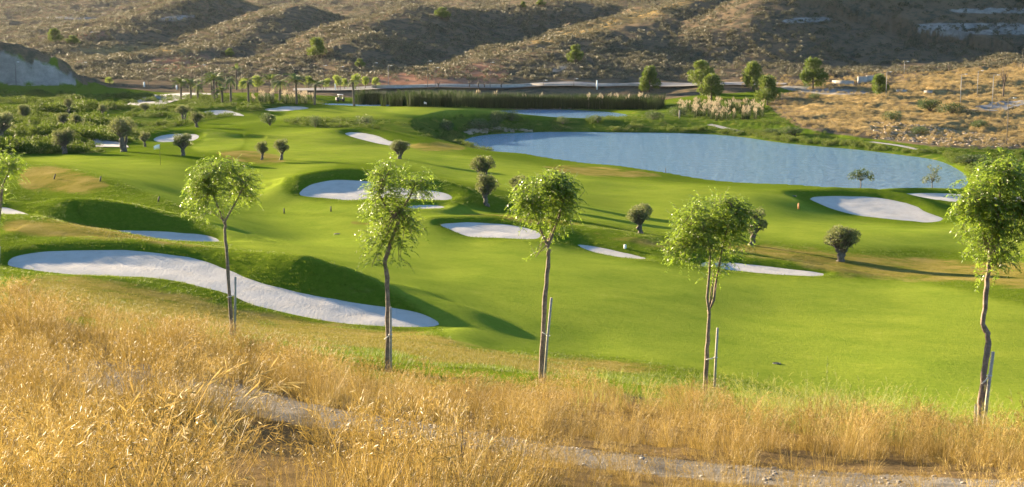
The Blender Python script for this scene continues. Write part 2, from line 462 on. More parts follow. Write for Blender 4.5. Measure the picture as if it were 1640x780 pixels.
def leafy(name, cols, trans=0.45, tcol=None, rough=0.6, spec=0.25, patch=0.0):
    """leaf/blade material: per-leaf tone, light shines through"""
    m, N, L, p = mat(name)
    nt = m.node_tree
    g = N.new('ShaderNodeNewGeometry'); oi = N.new('ShaderNodeObjectInfo')
    r = math_n(nt, 'ADD', math_n(nt, 'MULTIPLY', g.outputs['Random Per Island'], 0.65), math_n(nt, 'MULTIPLY', oi.outputs['Random'], 0.35))
    if patch:
        t = noise(nt, patch, 3, 0.6, g.outputs['Position'])
        r = math_n(nt, 'ADD', r, math_n(nt, 'MULTIPLY', math_n(nt, 'SUBTRACT', t.outputs['Fac'], 0.5), 1.5))
    k = len(cols) - 1
    col = ramp(nt, r, [(0.12 + 0.76 * i / k, c) for i, c in enumerate(cols)])
    p.inputs['Roughness'].default_value = rough
    p.inputs['Specular IOR Level'].default_value = spec
    L.new(col, p.inputs['Base Color'])
    tr = N.new('ShaderNodeBsdfTranslucent')
    L.new(mixc(nt, 0.5, col, tcol if tcol else cols[-1]), tr.inputs['Color'])
    mx = N.new('ShaderNodeMixShader'); mx.inputs[0].default_value = trans
    L.new(p.outputs[0], mx.inputs[1]); L.new(tr.outputs[0], mx.inputs[2])
    L.new(mx.outputs[0], N['Material Output'].inputs['Surface'])
    return m

def ground_material():
    m, N, L, p = mat('ground_turf_and_soil')
    nt = m.node_tree
    pos = N.new('ShaderNodeNewGeometry').outputs['Position']
    z1 = N.new('ShaderNodeVertexColor'); z1.layer_name = 'zone_a'
    z2 = N.new('ShaderNodeVertexColor'); z2.layer_name = 'zone_b'
    s1 = N.new('ShaderNodeSeparateColor'); L.new(z1.outputs['Color'], s1.inputs[0])
    s2 = N.new('ShaderNodeSeparateColor'); L.new(z2.outputs['Color'], s2.inputs[0])
    fair, tan, wild = s1.outputs; hill, soil, rock = s2.outputs
    big = noise(nt, 0.045, 4, 0.6, pos); mid = noise(nt, 0.35, 5, 0.65, pos); fine = noise(nt, 3.5, 8, 0.78, pos)
    def edge(maskv, amount=0.5, lo=0.35, hi=0.65):
        t = math_n(nt, 'ADD', maskv, math_n(nt, 'MULTIPLY', math_n(nt, 'SUBTRACT', mid.outputs['Fac'], 0.5), amount))
        r = N.new('ShaderNodeMapRange'); r.inputs[1].default_value = lo; r.inputs[2].default_value = hi
        L.new(t, r.inputs[0]); return r.outputs[0]
    rough_c = ramp(nt, fine.outputs['Fac'], [(0.25, (0.05, 0.08, 0.007)), (0.5, (0.085, 0.125, 0.010)), (0.78, (0.145, 0.165, 0.022))])
    fair_c = ramp(nt, fine.outputs['Fac'], [(0.2, (0.092, 0.148, 0.014)), (0.5, (0.148, 0.208, 0.024)), (0.8, (0.205, 0.252, 0.038))])
    fair_c = mixc(nt, math_n(nt, 'MULTIPLY', big.outputs['Fac'], 0.55), fair_c, (0.205, 0.215, 0.026))
    fair_c = mixc(nt, 1.0, fair_c, ramp(nt, mid.outputs['Fac'], [(0.3, (0.78, 0.84, 0.8)), (0.7, (1.12, 1.06, 1.1))]), 'MULTIPLY')
    tan_c = ramp(nt, mid.outputs['Fac'], [(0.3, (0.085, 0.10, 0.014)), (0.5, (0.18, 0.15, 0.035)), (0.72, (0.26, 0.20, 0.065))])
    wild_c = ramp(nt, mid.outputs['Fac'], [(0.3, (0.035, 0.065, 0.008)), (0.55, (0.065, 0.10, 0.012)), (0.75, (0.19, 0.165, 0.04))])
    hmix = noise(nt, 0.16, 9, 0.78, pos)
    hill_c = ramp(nt, hmix.outputs['Fac'], [(0.32, (0.042, 0.045, 0.032)), (0.43, (0.078, 0.073, 0.05)), (0.54, (0.155, 0.112, 0.072)), (0.66, (0.122, 0.10, 0.062)), (0.8, (0.25, 0.22, 0.17))])
    soil_c = ramp(nt, fine.outputs['Fac'], [(0.32, (0.075, 0.068, 0.06)), (0.5, (0.125, 0.115, 0.10)), (0.7, (0.20, 0.185, 0.165))])
    rock_c = ramp(nt, hmix.outputs['Fac'], [(0.3, (0.14, 0.13, 0.115)), (0.5, (0.24, 0.225, 0.20)), (0.72, (0.38, 0.36, 0.32))])
    c = mixc(nt, edge(fair, 0.5, 0.05, 0.95), rough_c, fair_c)
    c = mixc(nt, edge(tan, 1.1), c, tan_c)
    c = mixc(nt, edge(wild, 0.9), c, wild_c)
    c = mixc(nt, edge(hill, 0.7), c, hill_c)
    z3 = N.new('ShaderNodeVertexColor'); z3.layer_name = 'zone_c'
    s3 = N.new('ShaderNodeSeparateColor'); L.new(z3.outputs['Color'], s3.inputs[0])
    c = mixc(nt, edge(s3.outputs[0], 0.8, 0.2, 0.9), c, ramp(nt, hmix.outputs['Fac'], [(0.35, (0.20, 0.10, 0.06)), (0.6, (0.33, 0.185, 0.12))]))
    c = mixc(nt, edge(s3.outputs[1], 1.2, 0.2, 0.9), c, ramp(nt, mid.outputs['Fac'], [(0.3, (0.20, 0.145, 0.06)), (0.55, (0.34, 0.235, 0.085)), (0.75, (0.42, 0.32, 0.16))]))
    c = mixc(nt, edge(soil, 0.8), c, soil_c)
    c = mixc(nt, edge(s3.outputs[2], 0.5, 0.2, 0.8), c, ramp(nt, fine.outputs['Fac'], [(0.3, (0.06, 0.042, 0.022)), (0.7, (0.15, 0.105, 0.05))]))  # dark litter brown, with shade among the grass painted in
    c = mixc(nt, edge(rock, 1.0), c, rock_c)
    L.new(c, p.inputs['Base Color'])
    p.inputs['Roughness'].default_value = 1.0
    p.inputs['Specular IOR Level'].default_value = 0.0
    b1 = N.new('ShaderNodeBump'); b1.inputs['Distance'].default_value = 0.10; b1.inputs['Strength'].default_value = 0.6
    L.new(fine.outputs['Fac'], b1.inputs['Height'])
    b2 = N.new('ShaderNodeBump'); b2.inputs['Distance'].default_value = 1.6; 
    L.new(math_n(nt, 'MULTIPLY', math_n(nt, 'MAXIMUM', hill, rock), 0.7), b2.inputs['Strength'])
    L.new(hmix.outputs['Fac'], b2.inputs['Height']); L.new(b1.outputs['Normal'], b2.inputs['Normal'])
    L.new(b2.outputs['Normal'], p.inputs['Normal'])
    return m

# ------------------------------------------------------------------ zones of the ground
PXg, PYg = project(GX.ravel(), GY.ravel(), GZ.ravel())
GYf = GY.ravel()
def zone(poly, soft):
    P = smooth_poly(np.array(poly, float), 2)
    d = np.full(len(PXg), 1e6)
    sel = np.where((PXg > P[:, 0].min() - 60) & (PXg < P[:, 0].max() + 60) & (PYg > P[:, 1].min() - 60) & (PYg < P[:, 1].max() + 60) & (GYf > 4))[0]
    d[sel] = sdf(P, PXg[sel], PYg[sel])
    return 1 - sstep(-soft, soft, d)
fair = np.zeros(len(PXg))
FAIRWAYS = [
 ([(710,528),(640,470),(560,428),(470,406),(380,398),(352,384),(345,362),(310,346),(330,338),(420,340),(560,344),(700,346),(690,362),(740,384),(870,388),(920,400),(1000,418),(1110,432),(1200,442),(1330,448),(1500,452),(1660,500),(2100,520),(2100,720),(1640,690),(1400,660),(1240,618),(1130,594),(1000,572),(860,562),(760,560),(720,545)],4),
 ([(30,250),(120,248),(300,262),(380,275),(470,262),(560,262),(470,275),(445,298),(470,318),(560,330),(680,326),(760,330),(800,345),(650,348),(420,342),(320,340),(270,322),(215,300),(170,282),(110,268),(40,258)],3),
 ([(380,235),(420,210),(530,205),(560,222),(620,236),(700,240),(760,250),(850,262),(900,276),(960,285),(1100,295),(1180,303),(1270,308),(1290,330),(1400,362),(1520,364),(1700,345),(2100,360),(2100,420),(1640,410),(1500,395),(1380,400),(1250,385),(1130,380),(1060,372),(1000,362),(930,352),(900,330),(840,318),(800,300),(700,285),(640,262),(560,258),(430,262)],4),
 ([(500,172),(620,168),(760,172),(830,178),(780,183),(690,187),(560,188),(450,190),(330,205),(420,192)],2),
 ([(320,206),(380,212),(400,235),(330,246),(300,236),(330,226)],2),
]
for P, s in FAIRWAYS: fair = np.maximum(fair, zone(P, s * 2.2))
tan = np.zeros(len(PXg))
for P, s in [([(0,348),(120,352),(200,372),(330,396),(420,400),(330,398),(200,384),(0,378)],5),
             ([(0,438),(200,446),(400,498),(560,522),(690,527),(760,560),(1000,575),(1100,600),(800,600),(400,540),(0,500)],8),
             ([(900,368),(1050,385),(1250,392),(1400,410),(1700,420),(1700,470),(1500,450),(1330,443),(1250,415),(1130,405),(1000,392)],7),
             ([(700,340),(850,345),(960,362),(860,360)],4),
             ([(850,262),(1000,268),(1080,283),(1000,285),(900,280)],4),
             ([(640,230),(720,225),(760,240),(680,246)],4),
             ([(60,262),(140,275),(190,300),(150,312),(40,310),(20,280)],6),
             ([(560,352),(600,356),(590,362),(560,360)],2),
             ([(330,240),(430,240),(470,262),(380,262)],4)]: tan = np.maximum(tan, 0.74 * zone(P, s * 1.8))
wild = np.zeros(len(PXg))
for P, s in [([(-500,150),(330,150),(560,165),(440,172),(300,200),(230,215),(190,245),(60,250),(0,256),(-500,262)],4),
             ([(440,190),(560,192),(700,190),(800,184),(860,195),(740,226),(690,222),(600,204),(480,206)],3),
             ([(720,195),(1000,190),(1060,160),(1250,160),(1300,215),(1420,228),(1560,240),(1700,235),(1700,270),(1560,270),(1300,236),(1180,220),(1000,213),(800,214)],3),
             ([(560,150),(1060,150),(1060,176),(560,172)],3)]: wild = np.maximum(wild, zone(P, s))
hillm = sstep(402, 412, GYf)
for P, s in [([(1215,150),(1260,150),(1340,130),(1480,104),(2200,80),(2200,236),(1600,240),(1500,236),(1420,225),(1330,214),(1260,200)],5), ([(-900,20),(0,58),(60,82),(141,128),(141,140),(60,100),(0,88),(-900,84)],3)]:
    hillm = np.maximum(hillm, zone(P, s))
soil = np.zeros(len(PXg))
for P, s in [([(-200,572),(100,568),(300,586),(420,622),(520,650),(640,668),(760,688),(900,712),(1100,735),(1300,752),(1640,768),(2000,775),(2000,830),(1640,806),(1300,786),(1080,768),(900,745),(740,718),(600,698),(480,686),(330,650),(150,636),(-200,645)],6)]:
    soil = np.maximum(soil, zone(P, s) * (GYf < 30))
soil = np.maximum(soil, 0.75 * (1 - sstep(24, 33, GYf)) )   # bare slope under the dry grass
thatch_shade = (1 - sstep(24, 31, GYf)) * (1 - sstep(0.76, 0.9, soil))  # brown thatch, darkened so its colour carries the shade between the tufts
rock = np.zeros(len(PXg))
for P, s in [([(-300,82),(0,88),(60,100),(115,116),(138,138),(0,136),(-300,136)],3),
             ([(1430,36),(1700,38),(1700,56),(1520,55)],4), ([(1500,14),(1700,12),(1700,20),(1540,22)],3), ([(1250,30),(1330,26),(1335,34),(1255,38)],4), ([(880,112),(905,100),(912,106),(890,118)],3),
             ([(1230,136),(1330,140),(1420,150),(1300,152)],3), ([(245,30),(300,22),(322,26),(270,36)],3), ([(75,26),(165,28),(165,32),(75,30)],1.5), ([(115,49),(160,50),(160,53),(115,52)],1.5)]: rock = np.maximum(rock, zone(P, s))
red = np.zeros(len(PXg)); gold = np.zeros(len(PXg))
for P, s in [([(590,126),(640,112),(720,104),(800,100),(820,115),(800,136),(600,138)],5), ([(100,55),(170,48),(180,58),(120,66)],6), ([(220,95),(330,85),(340,100),(250,125)],8)]: red = np.maximum(red, 1.0 * zone(P, s))
for P, s in [([(1240,165),(1300,150),(1420,135),(1500,112),(1640,102),(2200,90),(2200,230),(1640,228),(1500,226),(1400,214),(1300,205)],8), ([(840,62),(960,32),(1110,-5),(1110,12),(980,46),(860,78)],8), ([(120,72),(330,72),(330,86),(120,90)],8)]: gold = np.maximum(gold, 0.62 * zone(P, s))
idx = np.arange(ny * nu).reshape(ny, nu)
F = np.stack([idx[:-1, :-1], idx[:-1, 1:], idx[1:, 1:], idx[1:, :-1]], -1).reshape(-1, 4)
gme = np_mesh('ground', np.c_[GX.ravel(), GY.ravel(), GZ.ravel()], F, smooth=True)
for nm, (a, b, c) in (('zone_a', (fair, tan, wild)), ('zone_b', (hillm, soil, rock)), ('zone_c', (red, gold, thatch_shade))):
    at_ = gme.color_attributes.new(nm, 'FLOAT_COLOR', 'POINT')
    at_.data.foreach_set('color', np.c_[a, b, c, np.ones(len(a))].astype(np.float32).ravel())
ground = link('ground', gme, ground_material()); ground['kind'] = 'structure'
_zg = {k: v.reshape(ny, nu) for k, v in dict(fair=fair, tan=tan, wild=wild, hill=hillm, soil=soil).items()}
def zone_at(k, X, Y):
    r = np.clip(np.interp(Y, YY, np.arange(ny)), 0, ny - 1.001).astype(int)
    c = np.clip(np.interp(X / (Y + K0), UU, np.arange(nu)), 0, nu - 1.001).astype(int)
    return _zg[k][r, c]
def clear_of_holes(X, Y, m=0.3):
    ok = np.ones(len(X), bool)
    for P, z, w in BW + WW:
        sel = np.where((X > P[:, 0].min() - m) & (X < P[:, 0].max() + m) & (Y > P[:, 1].min() - m) & (Y < P[:, 1].max() + m))[0]
        if len(sel): ok[sel] &= sdf(P, X[sel], Y[sel]) > m
    return ok

# ------------------------------------------------------------------ bunkers and water
def sheet(name, P, z, m, dish=0.0, ext=1.3):
    lw = lip_w(P[:, 1].mean()) * ext
    x0, x1, y0, y1 = P[:, 0].min() - lw, P[:, 0].max() + lw, P[:, 1].min() - lw, P[:, 1].max() + lw
    nx, nyy = 120, 70
    xs, ys = np.linspace(x0, x1, nx), np.linspace(y0, y1, nyy)
    A, B = np.meshgrid(xs, ys)
    d = sdf(P, A.ravel(), B.ravel())
    zz = z(B.ravel()) + dish * (0.02 * fbm(A.ravel() / 2.6, B.ravel() / 2.6, 2) - 0.10 * sstep(0.3, 3.0, -d))
    ii = np.arange(nx * nyy).reshape(nyy, nx)
    q = np.stack([ii[:-1, :-1], ii[:-1, 1:], ii[1:, 1:], ii[1:, :-1]], -1).reshape(-1, 4)
    q = q[(d[q] < lw).any(1)]
    use, inv = np.unique(q, return_inverse=True)
    me = np_mesh(name, np.c_[A.ravel(), B.ravel(), zz][use], inv.reshape(-1, 4), smooth=True)
    o = link(name, me, m); o['kind'] = 'structure'
    return o
def sand_material():
    m, N, L, p = mat('bunker_sand'); nt = m.node_tree
    pos = N.new('ShaderNodeNewGeometry').outputs['Position']
    a = noise(nt, 0.9, 9, 0.75, pos); b = noise(nt, 5, 6, 0.75, pos)
    L.new(ramp(nt, a.outputs['Fac'], [(0.3, (0.36, 0.33, 0.29)), (0.5, (0.43, 0.40, 0.36)), (0.72, (0.48, 0.455, 0.42))]), p.inputs['Base Color'])
    p.inputs['Roughness'].default_value = 0.95; p.inputs['Specular IOR Level'].default_value = 0.1
    w = N.new('ShaderNodeTexWave'); w.inputs['Scale'].default_value = 1.1; w.inputs['Distortion'].default_value = 9; w.inputs['Detail'].default_value = 3
    L.new(pos, w.inputs['Vector'])
    h = math_n(nt, 'ADD', math_n(nt, 'MULTIPLY', w.outputs['Fac'], 0.05), b.outputs['Fac'])
    bp = N.new('ShaderNodeBump'); bp.inputs['Distance'].default_value = 0.07; bp.inputs['Strength'].default_value = 0.6
    L.new(h, bp.inputs['Height']); L.new(bp.outputs['Normal'], p.inputs['Normal'])
    return m
def water_material():
    m, N, L, p = mat('rippled_water'); nt = m.node_tree
    pos = N.new('ShaderNodeNewGeometry').outputs['Position']
    p.inputs['Base Color'].default_value = (0.16, 0.27, 0.38, 1)
    p.inputs['Roughness'].default_value = 0.10; p.inputs['IOR'].default_value = 1.333
    mp = N.new('ShaderNodeMapping'); mp.inputs['Scale'].default_value = (0.8, 1.7, 1); mp.inputs['Rotation'].default_value = (0, 0, 0.35)
    L.new(pos, mp.inputs['Vector'])
    a = noise(nt, 0.9, 4, 0.6, mp.outputs[0]); b = noise(nt, 0.22, 3, 0.6, mp.outputs[0])
    h = math_n(nt, 'ADD', a.outputs['Fac'], math_n(nt, 'MULTIPLY', b.outputs['Fac'], 0.8))
    bp = N.new('ShaderNodeBump'); bp.inputs['Distance'].default_value = 1.1; bp.inputs['Strength'].default_value = 1.0
    L.new(h, bp.inputs['Height']); L.new(bp.outputs['Normal'], p.inputs['Normal'])
    return m
M_sand, M_water = sand_material(), water_material()
for P, z, w in BW: sheet('sand_bunker', P, z, M_sand, 1.0)
for P, z, w in WW: sheet('water', P, z, M_water, 0.0, 1.6)
# ------------------------------------------------------------------ scattered growth (geometry nodes, one object each)
def scatter(name, protos, P, scl, m, rz=None, tilt=None):
    """one 'stuff' object: the points carry copies of the small meshes"""
    n = len(P)
    me = np_mesh(name, P)
    rot = np.zeros((n, 3), np.float32)
    rot[:, 2] = rng.uniform(0, 6.283, n) if rz is None else rz
    if tilt is not None: rot[:, 0] = rng.normal(0, tilt, n) if np.isscalar(tilt) else tilt
    for nm, typ, key, dat in (('rot', 'FLOAT_VECTOR', 'vector', rot.ravel()), ('scl', 'FLOAT', 'value', np.asarray(scl, np.float32)),
                              ('pick', 'INT', 'value', rng.integers(0, len(protos), n).astype(np.int32))):
        a = me.attributes.new(nm, typ, 'POINT'); a.data.foreach_set(key, dat)
    c = bpy.data.collections.new(name + '_pieces')
    for q in protos:
        if not q.materials: q.materials.append(m)
        c.objects.link(bpy.data.objects.new(q.name, q))
    o = link(name, me, m); o['kind'] = 'stuff'
    ng = bpy.data.node_groups.new(name + '_nodes', 'GeometryNodeTree')
    ng.interface.new_socket('Geometry', in_out='INPUT', socket_type='NodeSocketGeometry')
    ng.interface.new_socket('Geometry', in_out='OUTPUT', socket_type='NodeSocketGeometry')
    N, L = ng.nodes, ng.links
    gi, go = N.new('NodeGroupInput'), N.new('NodeGroupOutput')
    ip = N.new('GeometryNodeInstanceOnPoints'); ci = N.new('GeometryNodeCollectionInfo')
    ci.inputs['Collection'].default_value = c
    ci.inputs['Separate Children'].default_value = True; ci.inputs['Reset Children'].default_value = True
    ip.inputs['Pick Instance'].default_value = True
    def attr(nm, typ):
        x = N.new('GeometryNodeInputNamedAttribute'); x.data_type = typ; x.inputs['Name'].default_value = nm
        return x.outputs[0]
    L.new(gi.outputs[0], ip.inputs['Points']); L.new(ci.outputs[0], ip.inputs['Instance'])
    L.new(attr('pick', 'INT'), ip.inputs['Instance Index'])
    L.new(attr('rot', 'FLOAT_VECTOR'), ip.inputs['Rotation']); L.new(attr('scl', 'FLOAT'), ip.inputs['Scale'])
    L.new(ip.outputs[0], go.inputs[0])
    md = o.modifiers.new('scatter', 'NODES'); md.node_group = ng
    return o

def blades(mb, n, rad, h0, h1, w, lean=0.35, wind=(0.12, -0.02), segs=2, rs=rng):
    for _ in range(n):
        a, r = rs.uniform(0, 6.283), rad * math.sqrt(rs.uniform(0, 1))
        h = rs.uniform(h0, h1)
        b = np.array([r * math.cos(a), r * math.sin(a), -0.02])
        l = np.array([math.cos(a), math.sin(a)]) * lean * rs.uniform(0.2, 1.2) * h + np.array(wind) * h * rs.uniform(0.3, 1.5)
        th = rs.uniform(0, 3.1416); s = np.array([math.cos(th), math.sin(th), 0]) * w / 2
        V, F = [], []
        for i in range(segs + 1):
            t = i / segs
            c = b + np.array([l[0] * t * t, l[1] * t * t, h * (t - 0.18 * t * t)])
            k = 1 - 0.75 * t
            V += [c - s * k, c + s * k]
            if i: F.append((2 * i - 2, 2 * i - 1, 2 * i + 1, 2 * i))
        mb.add(np.array(V), np.array(F))
def plumes(mb, n, rad, h0, h1, wind=(0.16, -0.03), hl=0.16, nf=18, w=0.003, fw=0.0042, rs=rng):
    """thin stalks with drooping feathery heads"""
    for _ in range(n):
        a, r = rs.uniform(0, 6.283), rad * math.sqrt(rs.uniform(0, 1))
        h = rs.uniform(h0, h1)
        b = np.array([r * math.cos(a), r * math.sin(a), -0.02])
        out = np.array([math.cos(a), math.sin(a)]) * 0.28 * rs.uniform(0, 1) + np.array(wind) * rs.uniform(0.4, 1.6)
        th = rs.uniform(0, 3.1416); s = np.array([math.cos(th), math.sin(th), 0]) * w / 2
        P = [b + np.array([out[0] * h * t ** 2, out[1] * h * t ** 2, h * t]) for t in (0, 0.5, 1)]
        V = [];  F = []
        for i, c in enumerate(P):
            V += [c - s, c + s]
            if i: F.append((2 * i - 2, 2 * i - 1, 2 * i + 1, 2 * i))
        mb.add(np.array(V), np.array(F))
        tip = P[-1]; dirv = np.array([out[0] * 1.5, out[1] * 1.5, 0.55]); dirv /= np.linalg.norm(dirv)
        side = np.array([out[0], out[1], -0.6 * np.linalg.norm(out) - 0.05])
        for k in range(nf):
            t = k / nf
            c = tip + dirv * hl * (t - 0.45) + side * hl * 0.9 * max(t - 0.35, 0) ** 1.5
            d = dirv * 0.6 + rs.normal(0, 0.38, 3) + side * t
            d /= np.linalg.norm(d)
            L_ = hl * rs.uniform(0.28, 0.5) * (1.1 - 0.5 * t)
            q = np.cross(d, rs.normal(size=3)); q *= fw / 2 / (np.linalg.norm(q) + 1e-9)
            mb.add(np.array([c, c + d * L_ * .5 + q, c + d * L_, c + d * L_ * .5 - q]), np.array([(0, 1, 2, 3)]))

M_dry = leafy('dry_golden_grass', [(0.045, 0.030, 0.010), (0.13, 0.085, 0.021), (0.31, 0.208, 0.05), (0.48, 0.36, 0.125)], 0.22, (0.44, 0.30, 0.065), rough=0.55, spec=0.15, patch=0.5)
M_weed = leafy('green_weeds', [(0.10, 0.14, 0.03), (0.17, 0.20, 0.05), (0.30, 0.27, 0.08)], 0.4, (0.35, 0.36, 0.06))
M_turf = leafy('rough_turf_blades', [(0.045, 0.08, 0.008), (0.08, 0.125, 0.011), (0.145, 0.165, 0.024)], 0.35, (0.17, 0.22, 0.018), spec=0.1)

# --- the dry grass of the near slope
def tuft(seed, nb, ns, hh):
    rs = np.random.default_rng(seed); mb = MB()
    blades(mb, nb, 0.20, 0.22 * hh, 0.58 * hh, 0.0042, 0.55, rs=rs)
    plumes(mb, ns, 0.17, 0.50 * hh, 0.86 * hh, rs=rs)
    return mb.mesh('grass_tuft')
tufts = [tuft(100 + i, 46, 20, 1.0) for i in range(5)] + [tuft(120 + i, 60, 9, 0.9) for i in range(3)]
EDGE_X = [-400, 0, 200, 372, 620, 868, 1133, 1300, 1568, 1640, 2000]
EDGE_D = [27, 27.5, 29.0, 30.0, 27, 25.5, 25.0, 23.5, 20.2, 19.5, 18.5]
NC = 9000
ym = np.sqrt(rng.uniform(5.0 ** 2, 35.0 ** 2, NC)); xm = rng.uniform(-0.47, 0.47, NC) * (ym + 2)
pxm, pym = project(xm, ym, ground_z(xm, ym))
track = (zone_at('soil', xm, ym) - 0.75) * 4
clump = fbm(xm / 1.5, ym / 1.9, 3)
edge_d = np.interp(pxm, EDGE_X, EDGE_D)
keep = (ym < edge_d + 0.8 * clump) & (track < 0.22 + 0.5 * (clump + .1) + 0.9 * (1 - sstep(250, 620, pxm)))
keep &= clump > -0.34 - 0.12 * (ym < 14)
thin = sstep(20, 26, ym) * 0.25
keep &= rng.uniform(0, 1, NC) > thin
front = sstep(820, 1000, pxm) * (ym < np.interp(pxm, [700, 900, 1100, 1300, 1640], [15, 14.2, 13, 12.2, 11.3]))
keep &= rng.uniform(0, 1, NC) > 0.05 * front
near_track = sstep(0.0, 0.10, zone_at('soil', xm, ym + 2.2) - 0.75) * (ym < 22) * sstep(350, 700, pxm)
xm, ym, clump = xm[keep], ym[keep], clump[keep]
pk = pxm[keep]; near_track, front = near_track[keep], front[keep]
NQ = 480                       # bushes of grass: taller in the middle, leaning outwards at the rim
cy = np.sqrt(rng.uniform(5.0 ** 2, 34.0 ** 2, NQ)); cx = rng.uniform(-0.46, 0.46, NQ) * (cy + 2)
dx, dy = xm[:, None] - cx[None], ym[:, None] - cy[None]
dd = np.hypot(dx, dy); nq = dd.argmin(1); ar = np.arange(len(xm)); d_ = dd[ar, nq]
size = rng.uniform(0.7, 1.15, NQ)[nq]
k = rng.uniform(0, 1, len(xm)) < np.clip(1.5 - 1.05 * d_ / size, 0.05, 1)
sc_ = (1.08 - 0.62 * np.clip(d_ / size, 0, 1.1)) * (0.55 + 0.42 * size) * (0.82 + 0.3 * sstep(-0.4, 0.6, clump)) + rng.normal(0, 0.07, len(xm))
sc_ *= 0.88 * (1 - 0.55 * near_track) * (1 - 0.2 * front)
sc_ *= np.interp(pk, [0, 500, 900, 1640], [1.0, 0.92, 0.80, 0.80])
lean_rz = np.arctan2(dy[ar, nq], dx[ar, nq]) + math.pi / 2 + rng.normal(0, 0.5, len(xm))
lean = np.clip(0.42 * d_, 0, 0.5)
gr = scatter('dry_grass', tufts, np.c_[xm, ym, ground_z(xm, ym)][k], np.clip(sc_, 0.28, 1.25)[k], M_dry, rz=lean_rz[k], tilt=lean[k])

# --- taller arching stalks standing out of the grass
tall = []
for i in range(5):
    rs = np.random.default_rng(150 + i); mb = MB()
    plumes(mb, 7, 0.10, 0.65, 1.0, (0.34, -0.05), 0.26, 16, 0.0045, 0.0075, rs)
    blades(mb, 14, 0.1, 0.4, 0.75, 0.006, 0.7, rs=rs)
    tall.append(mb.mesh('tall_grass_tuft'))
j = np.where(k & (d_ < 0.45 * size) & (front < .5))[0]; j = rng.permutation(j)[:320]
M_straw = leafy('pale_straw_stalks', [(0.18, 0.11, 0.03), (0.34, 0.235, 0.07), (0.48, 0.365, 0.15)], 0.25, (0.45, 0.31, 0.09), rough=0.7, spec=0.05)
scatter('tall_dry_grass', tall, np.c_[xm, ym, ground_z(xm, ym)][j], np.clip(sc_[j] * rng.uniform(.6, .95, len(j)), .3, .95), M_straw, rz=rng.normal(0, .7, len(j)))

# --- greener weeds where the slope meets the fairway on the right
weeds = []
for i in range(4):
    rs = np.random.default_rng(300 + i); mb = MB()
    blades(mb, 26, 0.2, 0.3, 0.75, 0.008, 0.5, rs=rs); plumes(mb, 4, 0.15, 0.5, 0.9, hl=0.12, rs=rs)
    weeds.append(mb.mesh('weed_tuft'))
ym = rng.uniform(18, 31, 2400); xm = rng.uniform(0.04, 0.38, 2400) * ym
pxm, pym = project(xm, ym, ground_z(xm, ym))
e = np.interp(pxm, EDGE_X, EDGE_D)
k = (ym > e - 4.2) & (ym < e + 0.3) & (rng.uniform(0, 1, 2400) < .05 + .7 * sstep(1050, 1330, pxm))
scatter('green_weeds', weeds, np.c_[xm, ym, ground_z(xm, ym)][k], rng.uniform(0.5, 0.95, k.sum()), M_weed, tilt=0.1)

# --- longer turf on the banks and rough
rt = []
for i in range(4):
    rs = np.random.default_rng(400 + i); mb = MB()
    blades(mb, 22, 0.17, 0.03, 0.085, 0.010, 0.6, segs=1, rs=rs)
    rt.append(mb.mesh('turf_clump'))
NT = 70000
ym = np.exp(rng.uniform(math.log(34), math.log(135), NT)); xm = rng.uniform(-0.40, 0.40, NT) * ym
k = (zone_at('fair', xm, ym) < 0.4) & clear_of_holes(xm, ym, 0.12)
tn = zone_at('tan', xm, ym) + 0.35 * perlin(xm / 2.5, ym / 2.5)
kt = k & (tn > .5); k &= tn <= .5
M_ttan = leafy('tan_turf_blades', [(0.06, 0.085, 0.010), (0.125, 0.125, 0.02), (0.23, 0.185, 0.05)], 0.3, (0.24, 0.19, 0.04), spec=0.05)
scatter('tan_turf', [q.copy() for q in rt], np.c_[xm, ym, ground_z(xm, ym)][kt], rng.uniform(0.6, 1.2, kt.sum()) * np.interp(ym[kt], [34, 135], [1, 1.5]), M_ttan)
xm, ym = xm[k], ym[k]
scatter('rough_turf', rt, np.c_[xm, ym, ground_z(xm, ym)], rng.uniform(0.7, 1.5, len(xm)) * np.interp(ym, [34, 135], [1, 1.5]), M_turf)

# ------------------------------------------------------------------ foliage builders
def leaf_quads(C, D, Nn, L, W):
    """diamond leaves: centre base C, direction D, blade normal Nn"""
    S = np.cross(D, Nn); S /= np.linalg.norm(S, axis=1)[:, None] + 1e-9
    L = np.broadcast_to(L, (len(C),))[:, None]; W = np.broadcast_to(W, (len(C),))[:, None]
    V = np.stack([C, C + D * L * .45 + S * W * .5, C + D * L, C + D * L * .45 - S * W * .5], 1).reshape(-1, 3)
    return V, np.arange(len(C) * 4).reshape(-1, 4)
def unit(v): return v / (np.linalg.norm(v, axis=-1, keepdims=True) + 1e-9)
def ball_crown(rs, lobes, nleaf, L, W, inner=0.35, up=0.3):
    """leaves in several lobes (x,y,z,r); more towards the outside, pointing outwards"""
    lobes = np.array(lobes, float)
    pr = lobes[:, 3] ** 2; pr /= pr.sum()
    k = rs.choice(len(lobes), nleaf, p=pr)
    d = unit(rs.normal(size=(nleaf, 3)))
    r = (inner + (1 - inner) * rs.uniform(0, 1, nleaf) ** 0.45) * (1 + 0.22 * (rs.uniform(0, 1, nleaf) > .9)) * (1 + 0.13 * np.sin(d[:, 0] * 7 + k) * np.cos(d[:, 2] * 6 - k))
    C = lobes[k, :3] + d * (r * lobes[k, 3])[:, None] * np.array([1, 1, 0.88])
    D = unit(d + rs.normal(0, 0.55, (nleaf, 3)) + np.array([0, 0, up]))
    return leaf_quads(C, D, unit(rs.normal(size=(nleaf, 3))), L * rs.uniform(0.6, 1.3, nleaf), W)
M_bark = simple('olive_bark', (0.055, 0.045, 0.035), (0.16, 0.13, 0.10), 9, 0.9, 0.8)
M_olive = leafy('olive_leaves', [(0.06, 0.075, 0.03), (0.11, 0.13, 0.05), (0.20, 0.215, 0.10)], 0.35, (0.20, 0.22, 0.05))
